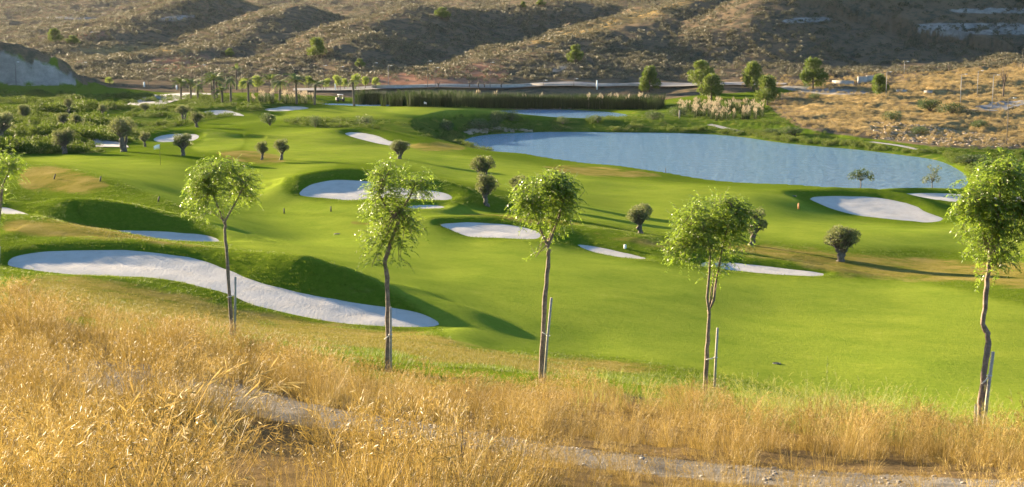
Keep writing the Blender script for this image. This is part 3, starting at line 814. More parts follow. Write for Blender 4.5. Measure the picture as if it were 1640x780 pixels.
M_dark = leafy('dark_evergreen_leaves', [(0.03, 0.055, 0.02), (0.055, 0.09, 0.025), (0.10, 0.13, 0.04)], 0.25, (0.12, 0.16, 0.03))
M_pine = leafy('pine_needles', [(0.035, 0.07, 0.014), (0.065, 0.115, 0.02), (0.13, 0.17, 0.03)], 0.3, (0.2, 0.24, 0.03))
M_lime = leafy('young_leaves', [(0.08, 0.13, 0.02), (0.13, 0.19, 0.03), (0.20, 0.25, 0.05)], 0.45, (0.3, 0.36, 0.05))
M_pepper = leafy('pepper_tree_leaves', [(0.045, 0.09, 0.008), (0.085, 0.15, 0.015), (0.14, 0.215, 0.024), (0.25, 0.31, 0.10)], 0.52, (0.30, 0.41, 0.03), rough=0.4, spec=0.5)
M_pbark = simple('pepper_tree_bark', (0.10, 0.065, 0.045), (0.26, 0.19, 0.14), 14, 0.85, 0.7)

def olive_meshes(seed, lobes, trunks, nleaf=4200, L=0.17, W=0.058):
    rs = np.random.default_rng(seed)
    mb = MB()
    for base, top, r0 in trunks:
        base, top = np.array(base, float), np.array(top, float)
        P = [base + (top - base) * t + np.r_[rs.normal(0, 0.05, 2), 0] * (0 < t < 1) for t in np.linspace(0, 1, 6)]
        rr = r0 * np.array([1.5, 1.05, 0.92, 0.95, 0.85, 0.6]) * rs.uniform(0.88, 1.12, 6)
        mb.tube(P, rr, 9)
        for l in lobes:
            e = np.array(l[:3])
            if np.linalg.norm(e[:2] - top[:2]) < 1.6:
                for q in range(3):
                    f = e + rs.normal(0, 0.4, 3) * l[3]
                    mb.tube([top - [0, 0, .1], top * .45 + f * .55 + rs.normal(0, 0.06, 3), f], [r0 * .45, r0 * .25, r0 * .08], 5, False)
    V, F = ball_crown(rs, lobes, nleaf, L, W)
    return mb.mesh('olive_trunk', True), np_mesh('olive_crown', V, F)
def olive_lobes(seed, n, rad, zc, big):
    rs = np.random.default_rng(seed); out = [(rs.normal(0, .1), rs.normal(0, .1), zc, big)]
    for q in range(n):
        a = q * 2.4 + rs.uniform(-.4, .4); e = rs.uniform(-.35, 1.15)
        out.append((rad * math.cos(a) * math.cos(e), rad * math.sin(a) * math.cos(e), zc + rad * .85 * math.sin(e), rs.uniform(.26, .46)))
    return out
OL = [  # unit trees about 3 m tall: pollarded heads on thick short trunks
 olive_meshes(1, olive_lobes(11, 13, .82, 1.5, .6), [((0, 0, -.1), (.05, 0, .8), .21), ((.05, .05, .3), (-.3, .1, 1.1), .10)], 3400),
 olive_meshes(2, olive_lobes(12, 11, .75, 1.55, .55) + [(.5, 0, 2.3, .4)], [((0, 0, -.1), (.15, 0, .8), .20), ((.05, 0, .4), (.45, .1, 1.2), .09)], 3000),
 olive_meshes(3, olive_lobes(13, 15, 1.0, 1.45, .55), [((-.05, 0, -.1), (.1, 0, .8), .25), ((-.05, 0, .3), (-.45, 0, 1.1), .11), ((.05, 0, .3), (.5, .1, 1.1), .10)], 3600),
 olive_meshes(4, [(-.5, 0, 2.2, .5), (-.75, .2, 1.9, .35), (.45, .1, 2.3, .48), (.75, -.1, 2.0, .35), (0, -.2, 1.7, .45), (-.2, .2, 2.5, .3), (.1, .1, 2.05, .35)], [((0, 0, -.1), (-.1, 0, 1.2), .20), ((.1, 0, -.1), (.35, .1, 1.5), .13)], 2600),
]
BU = []
for i in range(4):
    rs = np.random.default_rng(50 + i)
    lo = [(rs.uniform(-.5, .5), rs.uniform(-.4, .4), rs.uniform(.35, .75), rs.uniform(.4, .62)) for _ in range(5)]
    V, F = ball_crown(rs, lo, 1500, 0.13, 0.05, 0.25)
    mb = MB()
    for q in range(4): mb.tube([(0, 0, -.1), (lo[q][0] * .6, lo[q][1] * .6, .4), lo[q][:3]], [.05, .035, .015], 5, False)
    BU.append((mb.mesh('bush_stem', True), np_mesh('bush_crown', V, F)))

def place_plant(name, cat, label, px, py, hpx, pair, crown_mat, stem_mat, unit_h, group=None, D=None, rz=None, wide=1.0, sink=0.0):
    p = ground_at(px, D) if D else hit(px, py)
    s = hpx * p.y / FPX / unit_h
    t = thing(name, label, cat, p - Vector((0, 0, sink * s)), group, random.uniform(0, 6.28) if rz is None else rz)
    t.scale = (s * wide, s * wide, s)
    link('trunk', pair[0], stem_mat, t)
    link('crown', pair[1], crown_mat, t)
    return t
GO = 'pollarded olive trees on the golf course'
olives = [
 ('olive tree with a thick bent trunk beside the far left flag and sand bunker', 293, 249, 40, 0, None, 1.0, 0.2),
 ('small round olive tree on the upper fairway, left one of a close pair', 419, 256, 31, 1, None, .9, 0),
 ('small leaning olive tree on the upper fairway, right one of a close pair', 450, 256, 35, 1, None, .95, 0.3),
 ('olive tree whose round head shows just above the tallest drooping roadside tree', 640, 262, 32, 2, 178, 1.1, 0),
 ('olive tree with two rounded heads standing behind another olive in mid course', 773, 300, 50, 3, None, 1.0, 0.1),
 ('olive tree with dark trunk and round head in front of its two-headed twin', 780, 331, 56, 1, None, .9, 3.0),
 ('grey green olive tree with stout trunk on the tan mound between two bunkers', 1025, 374, 54, 0, None, .95, 1.0),
 ('leaning olive tree half hidden behind the forked drooping tree', 1203, 393, 62, 1, None, 1.0, 0.0),
 ('low broad olive tree alone on the tan band below the large right bunker', 1347, 419, 62, 2, None, 1.0, 0.0),
 ('olive tree peeping out left of the dense drooping tree at the centre', 833, 325, 48, 0, None, 1.0, 2.0),
]
for lab, px, py, h, v, D, wd, rz in olives:
    place_plant('olive_tree', 'olive tree', lab, px, py, h, OL[v], M_olive, M_bark, 2.75, GO, D, rz, wd)
GS = 'olive trees and bushes in the wild ground on the left'
for lab, px, py, h, v, wd, mt in [
 ('broad olive tree with pale trunk rising from the lowest scrub on the left', 104, 246, 46, 2, 1.0, M_olive),
 ('airy many-stemmed olive tree beside the end of the grey cart path', 198, 243, 58, 3, 1.1, M_olive),
 ('dark olive bush tucked against the airy tree near the cart path', 233, 235, 28, 1, 1.0, M_olive),
 ('spreading olive tree behind the bunker mound, left of its neighbour', 294, 195, 28, 3, 1.2, M_olive),
 ('round olive tree directly above the bunker with the bent-trunk olive', 316, 204, 28, 1, 1.2, M_olive),
 ('round dark olive tree standing in the tall yellow grass', 165, 184, 19, 1, 1.3, M_dark),
 ('small olive tree at the edge of the pale wide path', 231, 182, 19, 1, 1.2, M_olive),
 ('olive tree in yellow grass with thin dark stem, nearest the left edge of the scrub', 40, 195, 33, 0, .9, M_olive),
 ('olive tree in the middle of the tall yellow grass', 101, 204, 28, 0, 1.0, M_olive),
 ('low olive bush just right of the one in the middle of the yellow grass', 124, 206, 26, 1, 1.3, M_olive),
 ('slim upright olive tree at the back of the scrub below the cliff', 110, 182, 26, 3, .8, M_olive),
 ('large dark tree cut by the left edge of the picture above the scrub', 2, 226, 56, 0, 1.1, M_dark)]:
    place_plant('olive_tree', 'olive tree' if mt is M_olive else 'dark tree', lab, px, py, h, OL[v], mt, M_bark, 2.95, GS, None, None, wd)
GB = 'bushes between the greens and the lake'
for lab, px, py, h, v, wd, mt in [
 ('dark round bush standing in front of the far green', 585, 203, 20, 0, 1.1, M_dark),
 ('small dark bush on a thin stem left of the dark round bush', 505, 204, 18, 1, .9, M_dark),
 ('low bush on the rough below the far left bunker', 433, 201, 20, 2, 1.1, M_dark),
 ('bluish dark bush low on the bank left of the lake', 719, 209, 18, 3, 1.2, M_dark),
 ('yellow green mounded willow bush beside the lake inlet', 768, 207, 17, 0, 2.0, M_lime),
 ('tall olive bush right of the yellow green mound at the inlet', 797, 196, 18, 1, 1.0, M_olive),
 ('olive bush nearest the water at the inlet rocks', 790, 206, 17, 2, 1.0, M_olive),
 ('grey bush at the tip of the land between both ponds', 819, 193, 17, 0, 1.1, M_olive),
 ('small dark bush on the strip between lake and pond', 901, 199, 12, 1, 1.2, M_dark),
 ('grey green bush at the left end of the raised lakeside tee', 958, 196, 12, 2, 1.3, M_olive),
 ('green bush on the raised lakeside tee beside the pale post', 1046, 192, 16, 3, 1.4, M_olive),
 ('dark bush right of the pale post on the lakeside tee', 1087, 186, 16, 0, 1.5, M_dark),
 ('bright green bush at the lake corner below the dry slope', 1272, 217, 14, 2, 2.2, M_lime),
 ('low green bush left of the bright one at the lake corner', 1236, 216, 10, 1, 2.2, M_lime),
 ('dark bush on the dry slope near the round roadside pine', 1306, 158, 9, 3, 1.6, M_dark),
 ('dark bush on the upper part of the terraced dry slope', 1428, 192, 15, 0, 1.4, M_dark),
 ('large bluish bush in the middle of the terraced dry slope', 1490, 178, 20, 2, 1.5, M_dark),
 ('greenish bush spreading right of the large bluish one', 1523, 182, 16, 1, 1.9, M_olive),
 ('dark bush low on the dry slope above the lake path', 1564, 205, 14, 3, 1.6, M_dark),
 ('lime green reedy bush where the lake meets the right bank', 1552, 262, 16, 2, 2.6, M_lime),
 ('tiny grey bush among rubble on the dry slope', 1473, 215, 12, 1, 1.5, M_dark)]:
    place_plant('bush', 'bush', lab, px, py, h, BU[v], mt, M_bark, 1.2, GB, None, None, wd)

# --- pines and other trees along the road and on the hill
def pine_meshes(seed, wide):
    rs = np.random.default_rng(seed)
    lo = []
    for q in range(26):
        z = rs.uniform(.9, 4.8)
        prof = math.sin(min(1, (5.6 - z) / 4.6) * 1.75) * 2.1 * wide
        a = rs.uniform(0, 6.28); r = prof * math.sqrt(rs.uniform(.1, .8))
        lo.append((r * math.cos(a), r * math.sin(a), z, rs.uniform(.6, 1.0)))
    V, F = ball_crown(rs, lo, 4600, 0.42, 0.16, 0.3, 0.5)
    mb = MB(); mb.tube([(0, 0, -.3), (.05, 0, 1.5), (0, .05, 3.2), (0, 0, 4.8)], [.22, .17, .11, .03], 7)
    for l in lo[::2]: mb.tube([(0, 0, max(.6, l[2] - .7)), (l[0] * .5, l[1] * .5, l[2] - .2), l[:3]], [.07, .05, .015], 5, False)
    return mb.mesh('pine_trunk', True), np_mesh('pine_crown', V, F)
PI_ = [pine_meshes(70 + i, w) for i, w in enumerate((1.0, 1.25, .85))]
for lab, px, py, h, v, wd in [
 ('narrow pine with a waisted outline, first of the pines along the road', 1040, 148, 40, 2, 1.0),
 ('broad spreading pine behind a rounder pine by the road', 1123, 140, 40, 1, 1.15),
 ('round full pine in front of the broad spreading pine', 1139, 160, 40, 0, 1.15),
 ('pine with a pointed leader behind a rounder one', 1206, 145, 44, 0, .95),
 ('round pine above the pale reed plumes, lowest of the pines', 1229, 168, 45, 0, 1.05),
 ('big lone pine with shadow at its foot in front of the shaded hill', 1302, 142, 46, 1, .95),
 ('compact pine beside a lamp post near the pale walls', 1408, 153, 33, 0, 1.05)]:
    place_plant('pine_tree', 'pine tree', lab, px, py, h, PI_[v], M_pine, M_bark, 5.3, 'pine trees along the road', None, None, wd)
for lab, px, py, h, v, wd, mt in [
 ('largest green tree alone on the sunlit flank of the middle hill', 508, 92, 30, 0, 1.2, M_pine),
 ('small bright tree low on the shaded side of the middle hill', 577, 108, 13, 1, 1.3, M_lime),
 ('round tree alone on the right hill above the road', 921, 101, 27, 1, 1.0, M_pine),
 ('dark round tree on the far left valley floor', 88, 69, 22, 0, 1.3, M_dark),
 ('low dark bushy tree right of the round valley tree', 117, 71, 13, 1, 1.7, M_dark),
 ('bright small tree at the foot of the left hill', 368, 91, 13, 1, 1.2, M_lime),
 ('green tree near the top of the middle hill', 708, 30, 17, 1, 1.6, M_pine),
 ('small tree at the top edge of the right hill, left one of two', 838, 13, 10, 0, 1.2, M_pine),
 ('small tree at the top edge of the right hill, right one of two', 866, 10, 10, 1, 1.6, M_pine)]:
    place_plant('hill_tree', 'tree', lab, px, py, h, PI_[v], mt, M_bark, 5.3, 'scattered trees on the brown hills', None, None, wd)
YT = []
for i in range(3):
    rs = np.random.default_rng(90 + i)
    lo = [(rs.uniform(-.6, .6), rs.uniform(-.6, .6), rs.uniform(1.4, 3.0), rs.uniform(.45, .7)) for _ in range(8)]
    V, F = ball_crown(rs, lo, 1500, 0.24, 0.12, 0.2, 0.1)
    mb = MB(); mb.tube([(0, 0, -.2), (0, .03, 1.2), (.03, 0, 2.4)], [.09, .07, .04], 6)
    for l in lo[::2]: mb.tube([(0, 0, 1.2), l[:3]], [.04, .012], 5, False)
    YT.append((mb.mesh('young_trunk', True), np_mesh('young_crown', V, F)))
for i, (lab, px, py, h, wd) in enumerate([
 ('bright green young tree left of the palms, behind the dark trunks', 388, 148, 22, 1.0),
 ('lime green young tree between the two groups of palms', 412, 147, 26, 1.2),
 ('light green young tree above the left end of the pampas plumes', 494, 142, 20, 1.1),
 ('light green roadside tree, first from the left of the long row', 522, 144, 18, 1.1),
 ('taller light green roadside tree beside the white post', 541, 144, 23, 1.1),
 ('light green roadside tree right of the white post', 552, 143, 17, 1.0),
 ('tall light green roadside tree behind the leaning palm', 569, 143, 24, 1.0),
 ('light green roadside tree right of the leaning palm', 585, 142, 19, 1.1),
 ('last light green roadside tree below the red slope', 602, 142, 18, 1.2),
 ('yellow green bush tree at the foot of the left hills near the cliff', 176, 137, 13, 1.6)]):
    place_plant('young_tree', 'tree', lab, px, py, h, YT[i % 3], M_lime, M_bark, 3.5, 'young light green trees by the road', None, None, wd)
# --- palms
M_pb = simple('palm_trunk_fibre', (0.07, 0.055, 0.04), (0.17, 0.13, 0.09), 12, 0.9, 0.6)
M_pf = leafy('palm_fronds', [(0.05, 0.085, 0.025), (0.085, 0.125, 0.035), (0.14, 0.17, 0.05)], 0.3, (0.2, 0.24, 0.05))
M_dead = simple('dead_wood', (0.06, 0.045, 0.035), (0.14, 0.10, 0.075), 10, 0.9, 0.4)
def frond_mesh():
    mb = MB(); rs = np.random.default_rng(5)
    def sp(t): return np.array([t * 2.3, 0, 1.25 * t - 1.6 * t * t])
    P = [sp(t) for t in np.linspace(0, 1, 6)]
    mb.tube(P, [.04, .035, .03, .024, .016, .006], 4, False)
    for t in np.linspace(.14, .98, 19):
        for s in (-1, 1):
            c = sp(t); l = .62 * math.sin(.35 + 2.5 * t)
            d = np.array([.55, s * .8, -.25 + rs.uniform(-.1, .15)]); d /= np.linalg.norm(d)
            q = np.array([.15, 0, .03])
            mb.add(np.array([c - q * .4, c + q * .4, c + d * l * .6 + q * .35, c + d * l, c + d * l * .6 - q * .35]), [(0, 1, 2, 3, 4)])
    return mb.mesh('palm_frond')
FR = frond_mesh()
def palm_trunk(h, lean):
    mb = MB(); P = [(lean * (k / 7) ** 1.5, 0, -.2 + (h + .2) * k / 7) for k in range(8)]
    mb.tube(P, np.array([.36, .27, .25, .26, .25, .26, .28, .3]), 8)
    return mb.mesh('palm_trunk', True), P[-1]
GPALM = 'palm trees beyond the far green'
for lab, px, py, h, lean, nf, dr in [
 ('first palm on the left standing before the pale wide path', 290, 160, 34, .1, 16, 0),
 ('thick palm second from the left before the pale path', 306, 160, 35, 0, 20, 0),
 ('dark slim palm third from the left at the end of the pale path', 317, 162, 34, 0, 12, .2),
 ('left trunk of the tall three-trunk palm clump', 340, 157, 40, -.3, 14, 0),
 ('right trunk of the tall three-trunk palm clump', 347, 158, 42, .3, 16, 0),
 ('front trunk of the three-trunk palm clump', 343, 163, 44, 0, 16, 0),
 ('short dark palm just right of the three-trunk clump', 356, 165, 29, 0, 14, .1),
 ('tall shaggy palm standing closest of the left group, grey trunk', 370, 169, 52, 0, 9, .5),
 ('tallest palm with sparse upright fronds behind the left group', 379, 144, 40, .1, 10, -.3),
 ('slim palm with dark trunk right of the left group', 398, 164, 42, 0, 10, .3),
 ('left palm of the pair in the pampas plumes', 438, 158, 38, -.4, 14, 0),
 ('right palm of the pair in the pampas plumes', 448, 164, 42, .2, 13, .1),
 ('full palm with dark trunk standing alone in the pampas plumes', 475, 167, 48, -.1, 20, 0),
 ('palm with splayed fronds at the right end of the pampas plumes', 504, 168, 42, .3, 13, -.2),
 ('slightly leaning palm in front of the grey bank and dark reeds', 567, 170, 48, -.2, 10, .3)]:
    p = hit(px, py); Hm = h * p.y / FPX; th = max(2.0, Hm - 1.4)
    t = thing('palm_tree', lab, 'palm tree', p, GPALM)
    tm, top = palm_trunk(th, lean)
    link('trunk', tm, M_pb, t)
    rs = random.Random(int(px))
    for q in range(nf):
        f = link('frond', FR, M_pf, t, top)
        s = rs.uniform(1.05, 1.4) * (1.0 if nf > 12 else .85)
        f.scale = (s, s, s)
        f.rotation_euler = (rs.uniform(-.2, .2), dr + rs.uniform(-.75, .55), q * 6.283 / nf + rs.uniform(-.2, .2))

# --- small trees in front of the lake
def sprig_tree(seed, clusters, trunk_top, nl, L, W):
    rs = np.random.default_rng(seed); mb = MB()
    mb.tube([(0, 0, -.1), (.03, 0, trunk_top * .5), (0, 0, trunk_top)], [.07, .055, .04], 6)
    for c in clusters:
        mb.tube([(0, 0, trunk_top), (c[0] * .5, c[1] * .5, (trunk_top + c[2]) / 2 + .1), c[:3]], [.035, .02, .008], 5, False)
    V, F = ball_crown(rs, clusters, nl, L, W, 0.1, 0.0)
    return mb.mesh('small_trunk', True), np_mesh('small_crown', V, F)
ST1 = sprig_tree(1, [(-1.0, 0, 1.55, .38), (-.45, .1, 1.8, .42), (.2, 0, 1.95, .45), (.85, -.1, 1.7, .42), (1.15, .1, 1.35, .3), (0, .2, 1.5, .4)], 1.1, 900, .2, .08)
ST2 = sprig_tree(2, [(-.8, 0, 1.6, .34), (-.2, .1, 1.9, .36), (.5, 0, 1.75, .38), (.2, 0, 2.6, .28), (-.3, 0, 3.0, .24), (.7, .1, 2.9, .22), (.3, 0, 2.2, .25)], 1.3, 560, .2, .07)
place_plant('lakeside_tree', 'small tree', 'small dark green tree with flat drooping crown against the lake', 1378, 301, 33, ST1, M_dark, M_bark, 2.2, 'small trees between the right bunkers and the lake', 176, 0)
place_plant('lakeside_tree', 'small tree', 'small sparse tree with thin crown against the lake near the right bank', 1492, 307, 46, ST2, M_olive, M_bark, 3.1, 'small trees between the right bunkers and the lake', 178, 0)

# ------------------------------------------------------------------ the row of drooping trees on the near slope
def drooping_tree(label, D, base_px, trunk_px, forks, blobs, nspray, r0, seed, long=1.0):
    """trunk_px / forks / blobs are read off the photo and turned into metres at the tree's own distance"""
    rs = np.random.default_rng(seed)
    base = ground_at(base_px, D); m = D / FPX
    by = float(project(base.x, base.y, base.z)[1])
    def loc(px, py, dy=0.0): return np.array([(px - base_px) * m, dy, (by - py) * m * 1.01])
    t = thing('drooping_tree', label, 'tree', base, 'young drooping trees in a row along the near slope')
    tr = MB()
    P = [np.array([0, 0, -.25])] + [loc(x, y, rs.normal(0, .01)) for x, y in trunk_px]
    n_ = len(P); Pf = []
    for i in range(n_ - 1):
        for q in range(4): Pf.append(P[i] + (P[i + 1] - P[i]) * q / 4 + rs.normal(0, .006, 3))
    Pf.append(P[-1])
    kk = np.linspace(0, 1, len(Pf))
    tr.tube(Pf, r0 * (1.15 - .5 * kk) * (1 + .09 * np.sin(kk * 31 + seed)), 9)
    lob = [(loc(x, y, dy), rx * m, ry * m) for x, y, rx, ry, dy in blobs]
    tops = [P[-1]]
    for fk in forks:
        Q = [loc(x, y, rs.normal(0, .08)) for x, y in fk]
        tr.tube(Q, np.linspace(r0 * .62, r0 * .3, len(Q)), 7, False); tops.append(Q[-1])
    # limbs into the crown
    ends = []
    for c, rx, ry in lob:
        for q in range(max(3, int(rx * 7))):
            e = c + unit(rs.normal(size=3)) * np.array([rx, rx * .8, ry]) * rs.uniform(.35, .85)
            s = tops[int(np.argmin([np.linalg.norm(e - k) for k in tops]))]
            mid = s * .45 + e * .55 + np.array([0, 0, .12]) + rs.normal(0, .07, 3)
            tr.tube([s, (s + mid) / 2 + rs.normal(0, .03, 3), mid, e], [r0 * .32, r0 * .24, r0 * .15, .004], 5, False)
            ends += [mid, e, (mid + e) / 2]
    link('trunk', tr.mesh('drooping_trunk', True), M_pbark, t)
    # sprays: an arching, hanging stem with paired narrow leaflets
    ends = np.array(ends)[:, :3]
    w = np.array([rx * rx * ry for _, rx, ry in lob]); w /= w.sum()
    C_, D_, N_, L_ = [], [], [], []
    tw = MB()
    for q in range(int(nspray * 1.45)):
        li = rs.choice(len(lob), p=w); c, rx, ry = lob[li]
        d = unit(rs.normal(size=3))
        s = c + d * np.array([rx, rx * .85, ry]) * rs.uniform(.15, 1) ** .5 * (1 + .12 * math.sin(d[0] * 9 + d[2] * 7 + seed))
        if rs.uniform() < .6:
            near = ends[np.linalg.norm(ends - c, axis=1) < rx * 1.05]
            if len(near): s = near[rs.integers(len(near))] + rs.normal(0, .10, 3); d = unit(s - c)
        out = unit(np.array([d[0], d[1], 0.42]) + rs.normal(0, .35, 3))
        ln = rs.uniform(.16, .36) * long
        k = 9
        tt = np.linspace(0, 1, k)
        droop = rs.uniform(.3, .95) if rs.uniform() < .7 else rs.uniform(-.3, .3)
        pts = s + out * (ln * .75 * tt)[:, None] + np.array([0, 0, -1]) * (ln * droop * tt ** 1.7)[:, None]
        if q % 2 == 0: tw.tube(pts[::4], [.0045, .003, .0015], 3, False)
        tan_ = unit(np.gradient(pts, axis=0)); sd = unit(np.cross(tan_, np.array([0, 0, 1.0]) + rs.normal(0, .2, 3)))
        for sg in (-1, 1):
            C_.append(pts); D_.append(unit(tan_ * .55 + sg * sd * .75 + np.array([0, 0, -.35]) + rs.normal(0, .2, (k, 3))))
            N_.append(unit(np.array([0, 0, 1.0]) + rs.normal(0, .55, (k, 3)))); L_.append(rs.uniform(.045, .085, k) * (1.1 - .3 * tt))
    V, F = leaf_quads(np.concatenate(C_), np.concatenate(D_), np.concatenate(N_), np.concatenate(L_) * 1.1, 0.0175)
    cr = link('crown', np_mesh('drooping_crown', V, F), M_pepper, t)
    tw_o = link('twig', tw.mesh('twigs'), M_pbark, t); tw_o['kind'] = 'stuff'
    return t
drooping_tree('young drooping tree cut by the left edge with thin airy crown', 45, -8, [(-2, 400), (4, 350), (9, 320), (13, 298)], [[(6, 335), (-8, 300), (-18, 270)], [(13, 298), (25, 270)]],
    [(5, 252, 40, 24, 0), (-22, 268, 26, 26, .2), (25, 270, 22, 26, -.1), (12, 310, 14, 28, 0), (-5, 350, 10, 20, 0)], 340, .05, 11)
drooping_tree('dense round-headed drooping tree in front of the long left bunker', 36.8, 372, [(371, 520), (369, 450), (367, 400), (365, 365), (366, 350)], [[(366, 355), (350, 315), (340, 285)], [(366, 352), (385, 320), (400, 290)]],
    [(350, 285, 40, 36, 0), (388, 290, 32, 40, 0), (362, 272, 34, 26, .2), (330, 300, 26, 24, -.2), (398, 315, 18, 26, .1), (345, 328, 30, 20, 0), (320, 320, 14, 14, 0)], 760, .048, 12)
drooping_tree('tall drooping tree with crooked trunk and long hanging sprays, before the centre bunker', 31.7, 620, [(621, 560), (623, 490), (622, 440), (618, 415), (628, 385), (641, 350), (645, 325)], [[(644, 335), (660, 310), (668, 290)], [(641, 350), (620, 325), (610, 300)]],
    [(640, 285, 38, 30, 0), (615, 310, 28, 34, .1), (668, 300, 26, 34, 0), (630, 345, 38, 34, 0), (605, 375, 22, 28, .1), (655, 365, 22, 26, -.1), (600, 405, 12, 26, 0), (640, 400, 14, 22, 0), (628, 258, 18, 12, 0)], 680, .055, 13, 1.2)
drooping_tree('drooping tree with a broad flat-topped crown right of the centre olives', 30.8, 866, [(868, 560), (872, 480), (877, 420), (878, 395), (876, 384)], [[(876, 386), (862, 355), (850, 320)], [(877, 388), (892, 350), (905, 310)]],
    [(860, 305, 42, 32, 0), (895, 305, 36, 34, 0), (880, 285, 36, 18, .2), (850, 335, 26, 26, -.2), (900, 335, 24, 26, 0), (876, 355, 22, 22, 0), (860, 400, 9, 16, 0)], 740, .055, 14)
drooping_tree('drooping tree with forked trunk and the widest dense crown', 31.7, 1128, [(1130, 580), (1132, 530), (1133, 494)], [[(1133, 496), (1128, 470), (1131, 430), (1133, 400), (1125, 360), (1110, 335)], [(1133, 496), (1141, 475), (1143, 455), (1147, 430), (1150, 400), (1160, 360), (1170, 330)]],
    [(1110, 350, 42, 36, 0), (1150, 340, 42, 38, 0), (1135, 322, 34, 20, .2), (1090, 385, 32, 30, .1), (1165, 380, 32, 36, 0), (1125, 395, 36, 30, -.2), (1185, 350, 18, 26, 0), (1145, 425, 16, 20, 0), (1080, 400, 18, 20, 0)], 1050, .054, 15)
drooping_tree('nearest drooping tree by the right edge with kinked reddish trunk', 23.5, 1567, [(1569, 640), (1573, 580), (1576, 545), (1575, 528), (1566, 512), (1568, 460), (1571, 415), (1573, 385)], [[(1572, 400), (1555, 350), (1545, 310)], [(1573, 390), (1600, 350), (1625, 320)], [(1573, 388), (1580, 330), (1585, 280)]],
    [(1560, 300, 44, 36, 0), (1605, 300, 42, 42, 0), (1585, 268, 46, 22, .2), (1550, 345, 34, 36, .1), (1610, 350, 36, 34, -.1), (1580, 335, 30, 30, 0), (1560, 390, 26, 30, 0), (1592, 395, 22, 28, 0), (1640, 310, 24, 40, 0), (1535, 320, 20, 24, 0), (1575, 425, 16, 18, 0)], 1050, .052, 16)

# --- stakes
M_stake = simple('weathered_stake_wood', (0.24, 0.20, 0.16), (0.42, 0.36, 0.29), 16, 0.85, 0.5)
M_tie = simple('pale_rubber_tie', (0.45, 0.42, 0.36), (0.6, 0.56, 0.5), 20, 0.7)
def stake(label, D, bx, tx, ty, tie=None, r=.03):
    b = ground_at(bx, D); by = float(project(b.x, b.y, b.z)[1]); m = D / FPX
    t = thing('tree_stake', label, 'stake', b, 'wooden stakes tied to the young trees')
    mb = MB(); top = ((tx - bx) * m, 0, (by - ty) * m)
    mb.tube([(0, 0, -.3), tuple(c * .5 for c in top), top], [r, r * .97, r * .93], 8)
    link('post', mb.mesh('stake_post', True), M_stake, t)
    if tie:
        xa, xb, yy, slope = tie
        ta = MB()
        z = (by - yy) * m
        ta.tube([((xa - bx) * m, .0, z), ((xa + xb) / 2 * m - bx * m, -.02, z + slope * .5 * m), ((xb - bx) * m, .02, z + slope * m)], [.011] * 3, 6)
        ta.tube([((xb - bx) * m + math.cos(a) * .04, math.sin(a) * .04, z + slope * m) for a in np.linspace(0, 6.3, 10)], [.01] * 10, 5, False)
        link('tie', ta.mesh('stake_tie', True), M_tie, t)
stake('stake at the left edge beside the airy cut-off tree', 43, -4, 3, 393)
stake('stake beside the trunk of the dense round-headed tree', 36.4, 376, 380, 440, (365, 378, 474, 4))
stake('stake beside the crooked trunk of the tall drooping tree', 31.3, 626, 627, 487, (616, 626, 541, 8))
stake('tilted stake right of the flat-topped drooping tree', 30.4, 870, 883, 471, (868, 878, 528, -6))
stake('stake right of the fork-trunked drooping tree', 31.3, 1143, 1147, 520, (1129, 1145, 573, 4))
stake('tilted stake right of the nearest drooping tree with a visible pale tie', 23.2, 1573, 1584, 556, (1568, 1580, 610, 14))
stake('short pale stub of a stake left of the nearest drooping tree', 23.8, 1561, 1562, 645, None, .035)

# ------------------------------------------------------------------ reeds and pampas plumes
M_reed = leafy('reed_leaves', [(0.015, 0.032, 0.010), (0.026, 0.05, 0.014), (0.05, 0.075, 0.02)], 0.2, (0.07, 0.10, 0.02), spec=0.05)
M_plume = leafy('pampas_plumes', [(0.28, 0.22, 0.14), (0.40, 0.32, 0.21), (0.52, 0.44, 0.31)], 0.3, (0.5, 0.42, 0.27))
reedp = []
for i in range(4):
    rs = np.random.default_rng(500 + i); mb = MB()
    blades(mb, 46, .8, 2.2, 4.2, .11, .22, (0.03, 0), 2, rs)
    reedp.append(mb.mesh('reed_clump'))
plp = []
for i in range(4):
    rs = np.random.default_rng(520 + i); mb = MB()
    for q in range(7):
        a, r = rs.uniform(0, 6.28), .7 * math.sqrt(rs.uniform(0, 1)); h = rs.uniform(2.6, 4.0)
        c = np.array([r * math.cos(a), r * math.sin(a), 0])
        k = 22; tt = rs.uniform(0, 1, k)
        base = c + np.array([0, 0, h]) + np.c_[tt * .25, np.zeros(k), tt * .9]
        V, F = leaf_quads(base, unit(np.c_[rs.normal(.35, .4, k), rs.normal(0, .4, k), rs.uniform(.1, .9, k)]), unit(rs.normal(size=(k, 3))), .38 * (1.1 - tt * .6), .10)
        mb.add(V, F); mb.tube([c, c + [0, 0, h]], [.012, .008], 3, False)
    plp.append(mb.mesh('plume_clump'))
def strip_pts(poly_px, n):
    P = np.array(poly_px, float); out = []
    x0, x1, y0, y1 = P[:, 0].min(), P[:, 0].max(), P[:, 1].min(), P[:, 1].max()
    while len(out) < n:
        x, y = rng.uniform(x0, x1), rng.uniform(y0, y1)
        if inside(P, np.array([x]), np.array([y]))[0]: out.append(hit(x, y))
    return np.array(out)
RP = strip_pts([(572, 166), (700, 167), (860, 169), (1060, 171), (1062, 176), (850, 175), (700, 171), (572, 170)], 700)
scatter('reed_bed', reedp, RP, rng.uniform(.72, 1.25, len(RP)), M_reed)
k = (rng.uniform(0, 1, len(RP)) < np.interp(RP[:, 0] / RP[:, 1], [-.1, .05, .11], [0, .015, .06]))
scatter('reed_plumes', plp, RP[k], rng.uniform(.85, 1.0, k.sum()), M_plume)
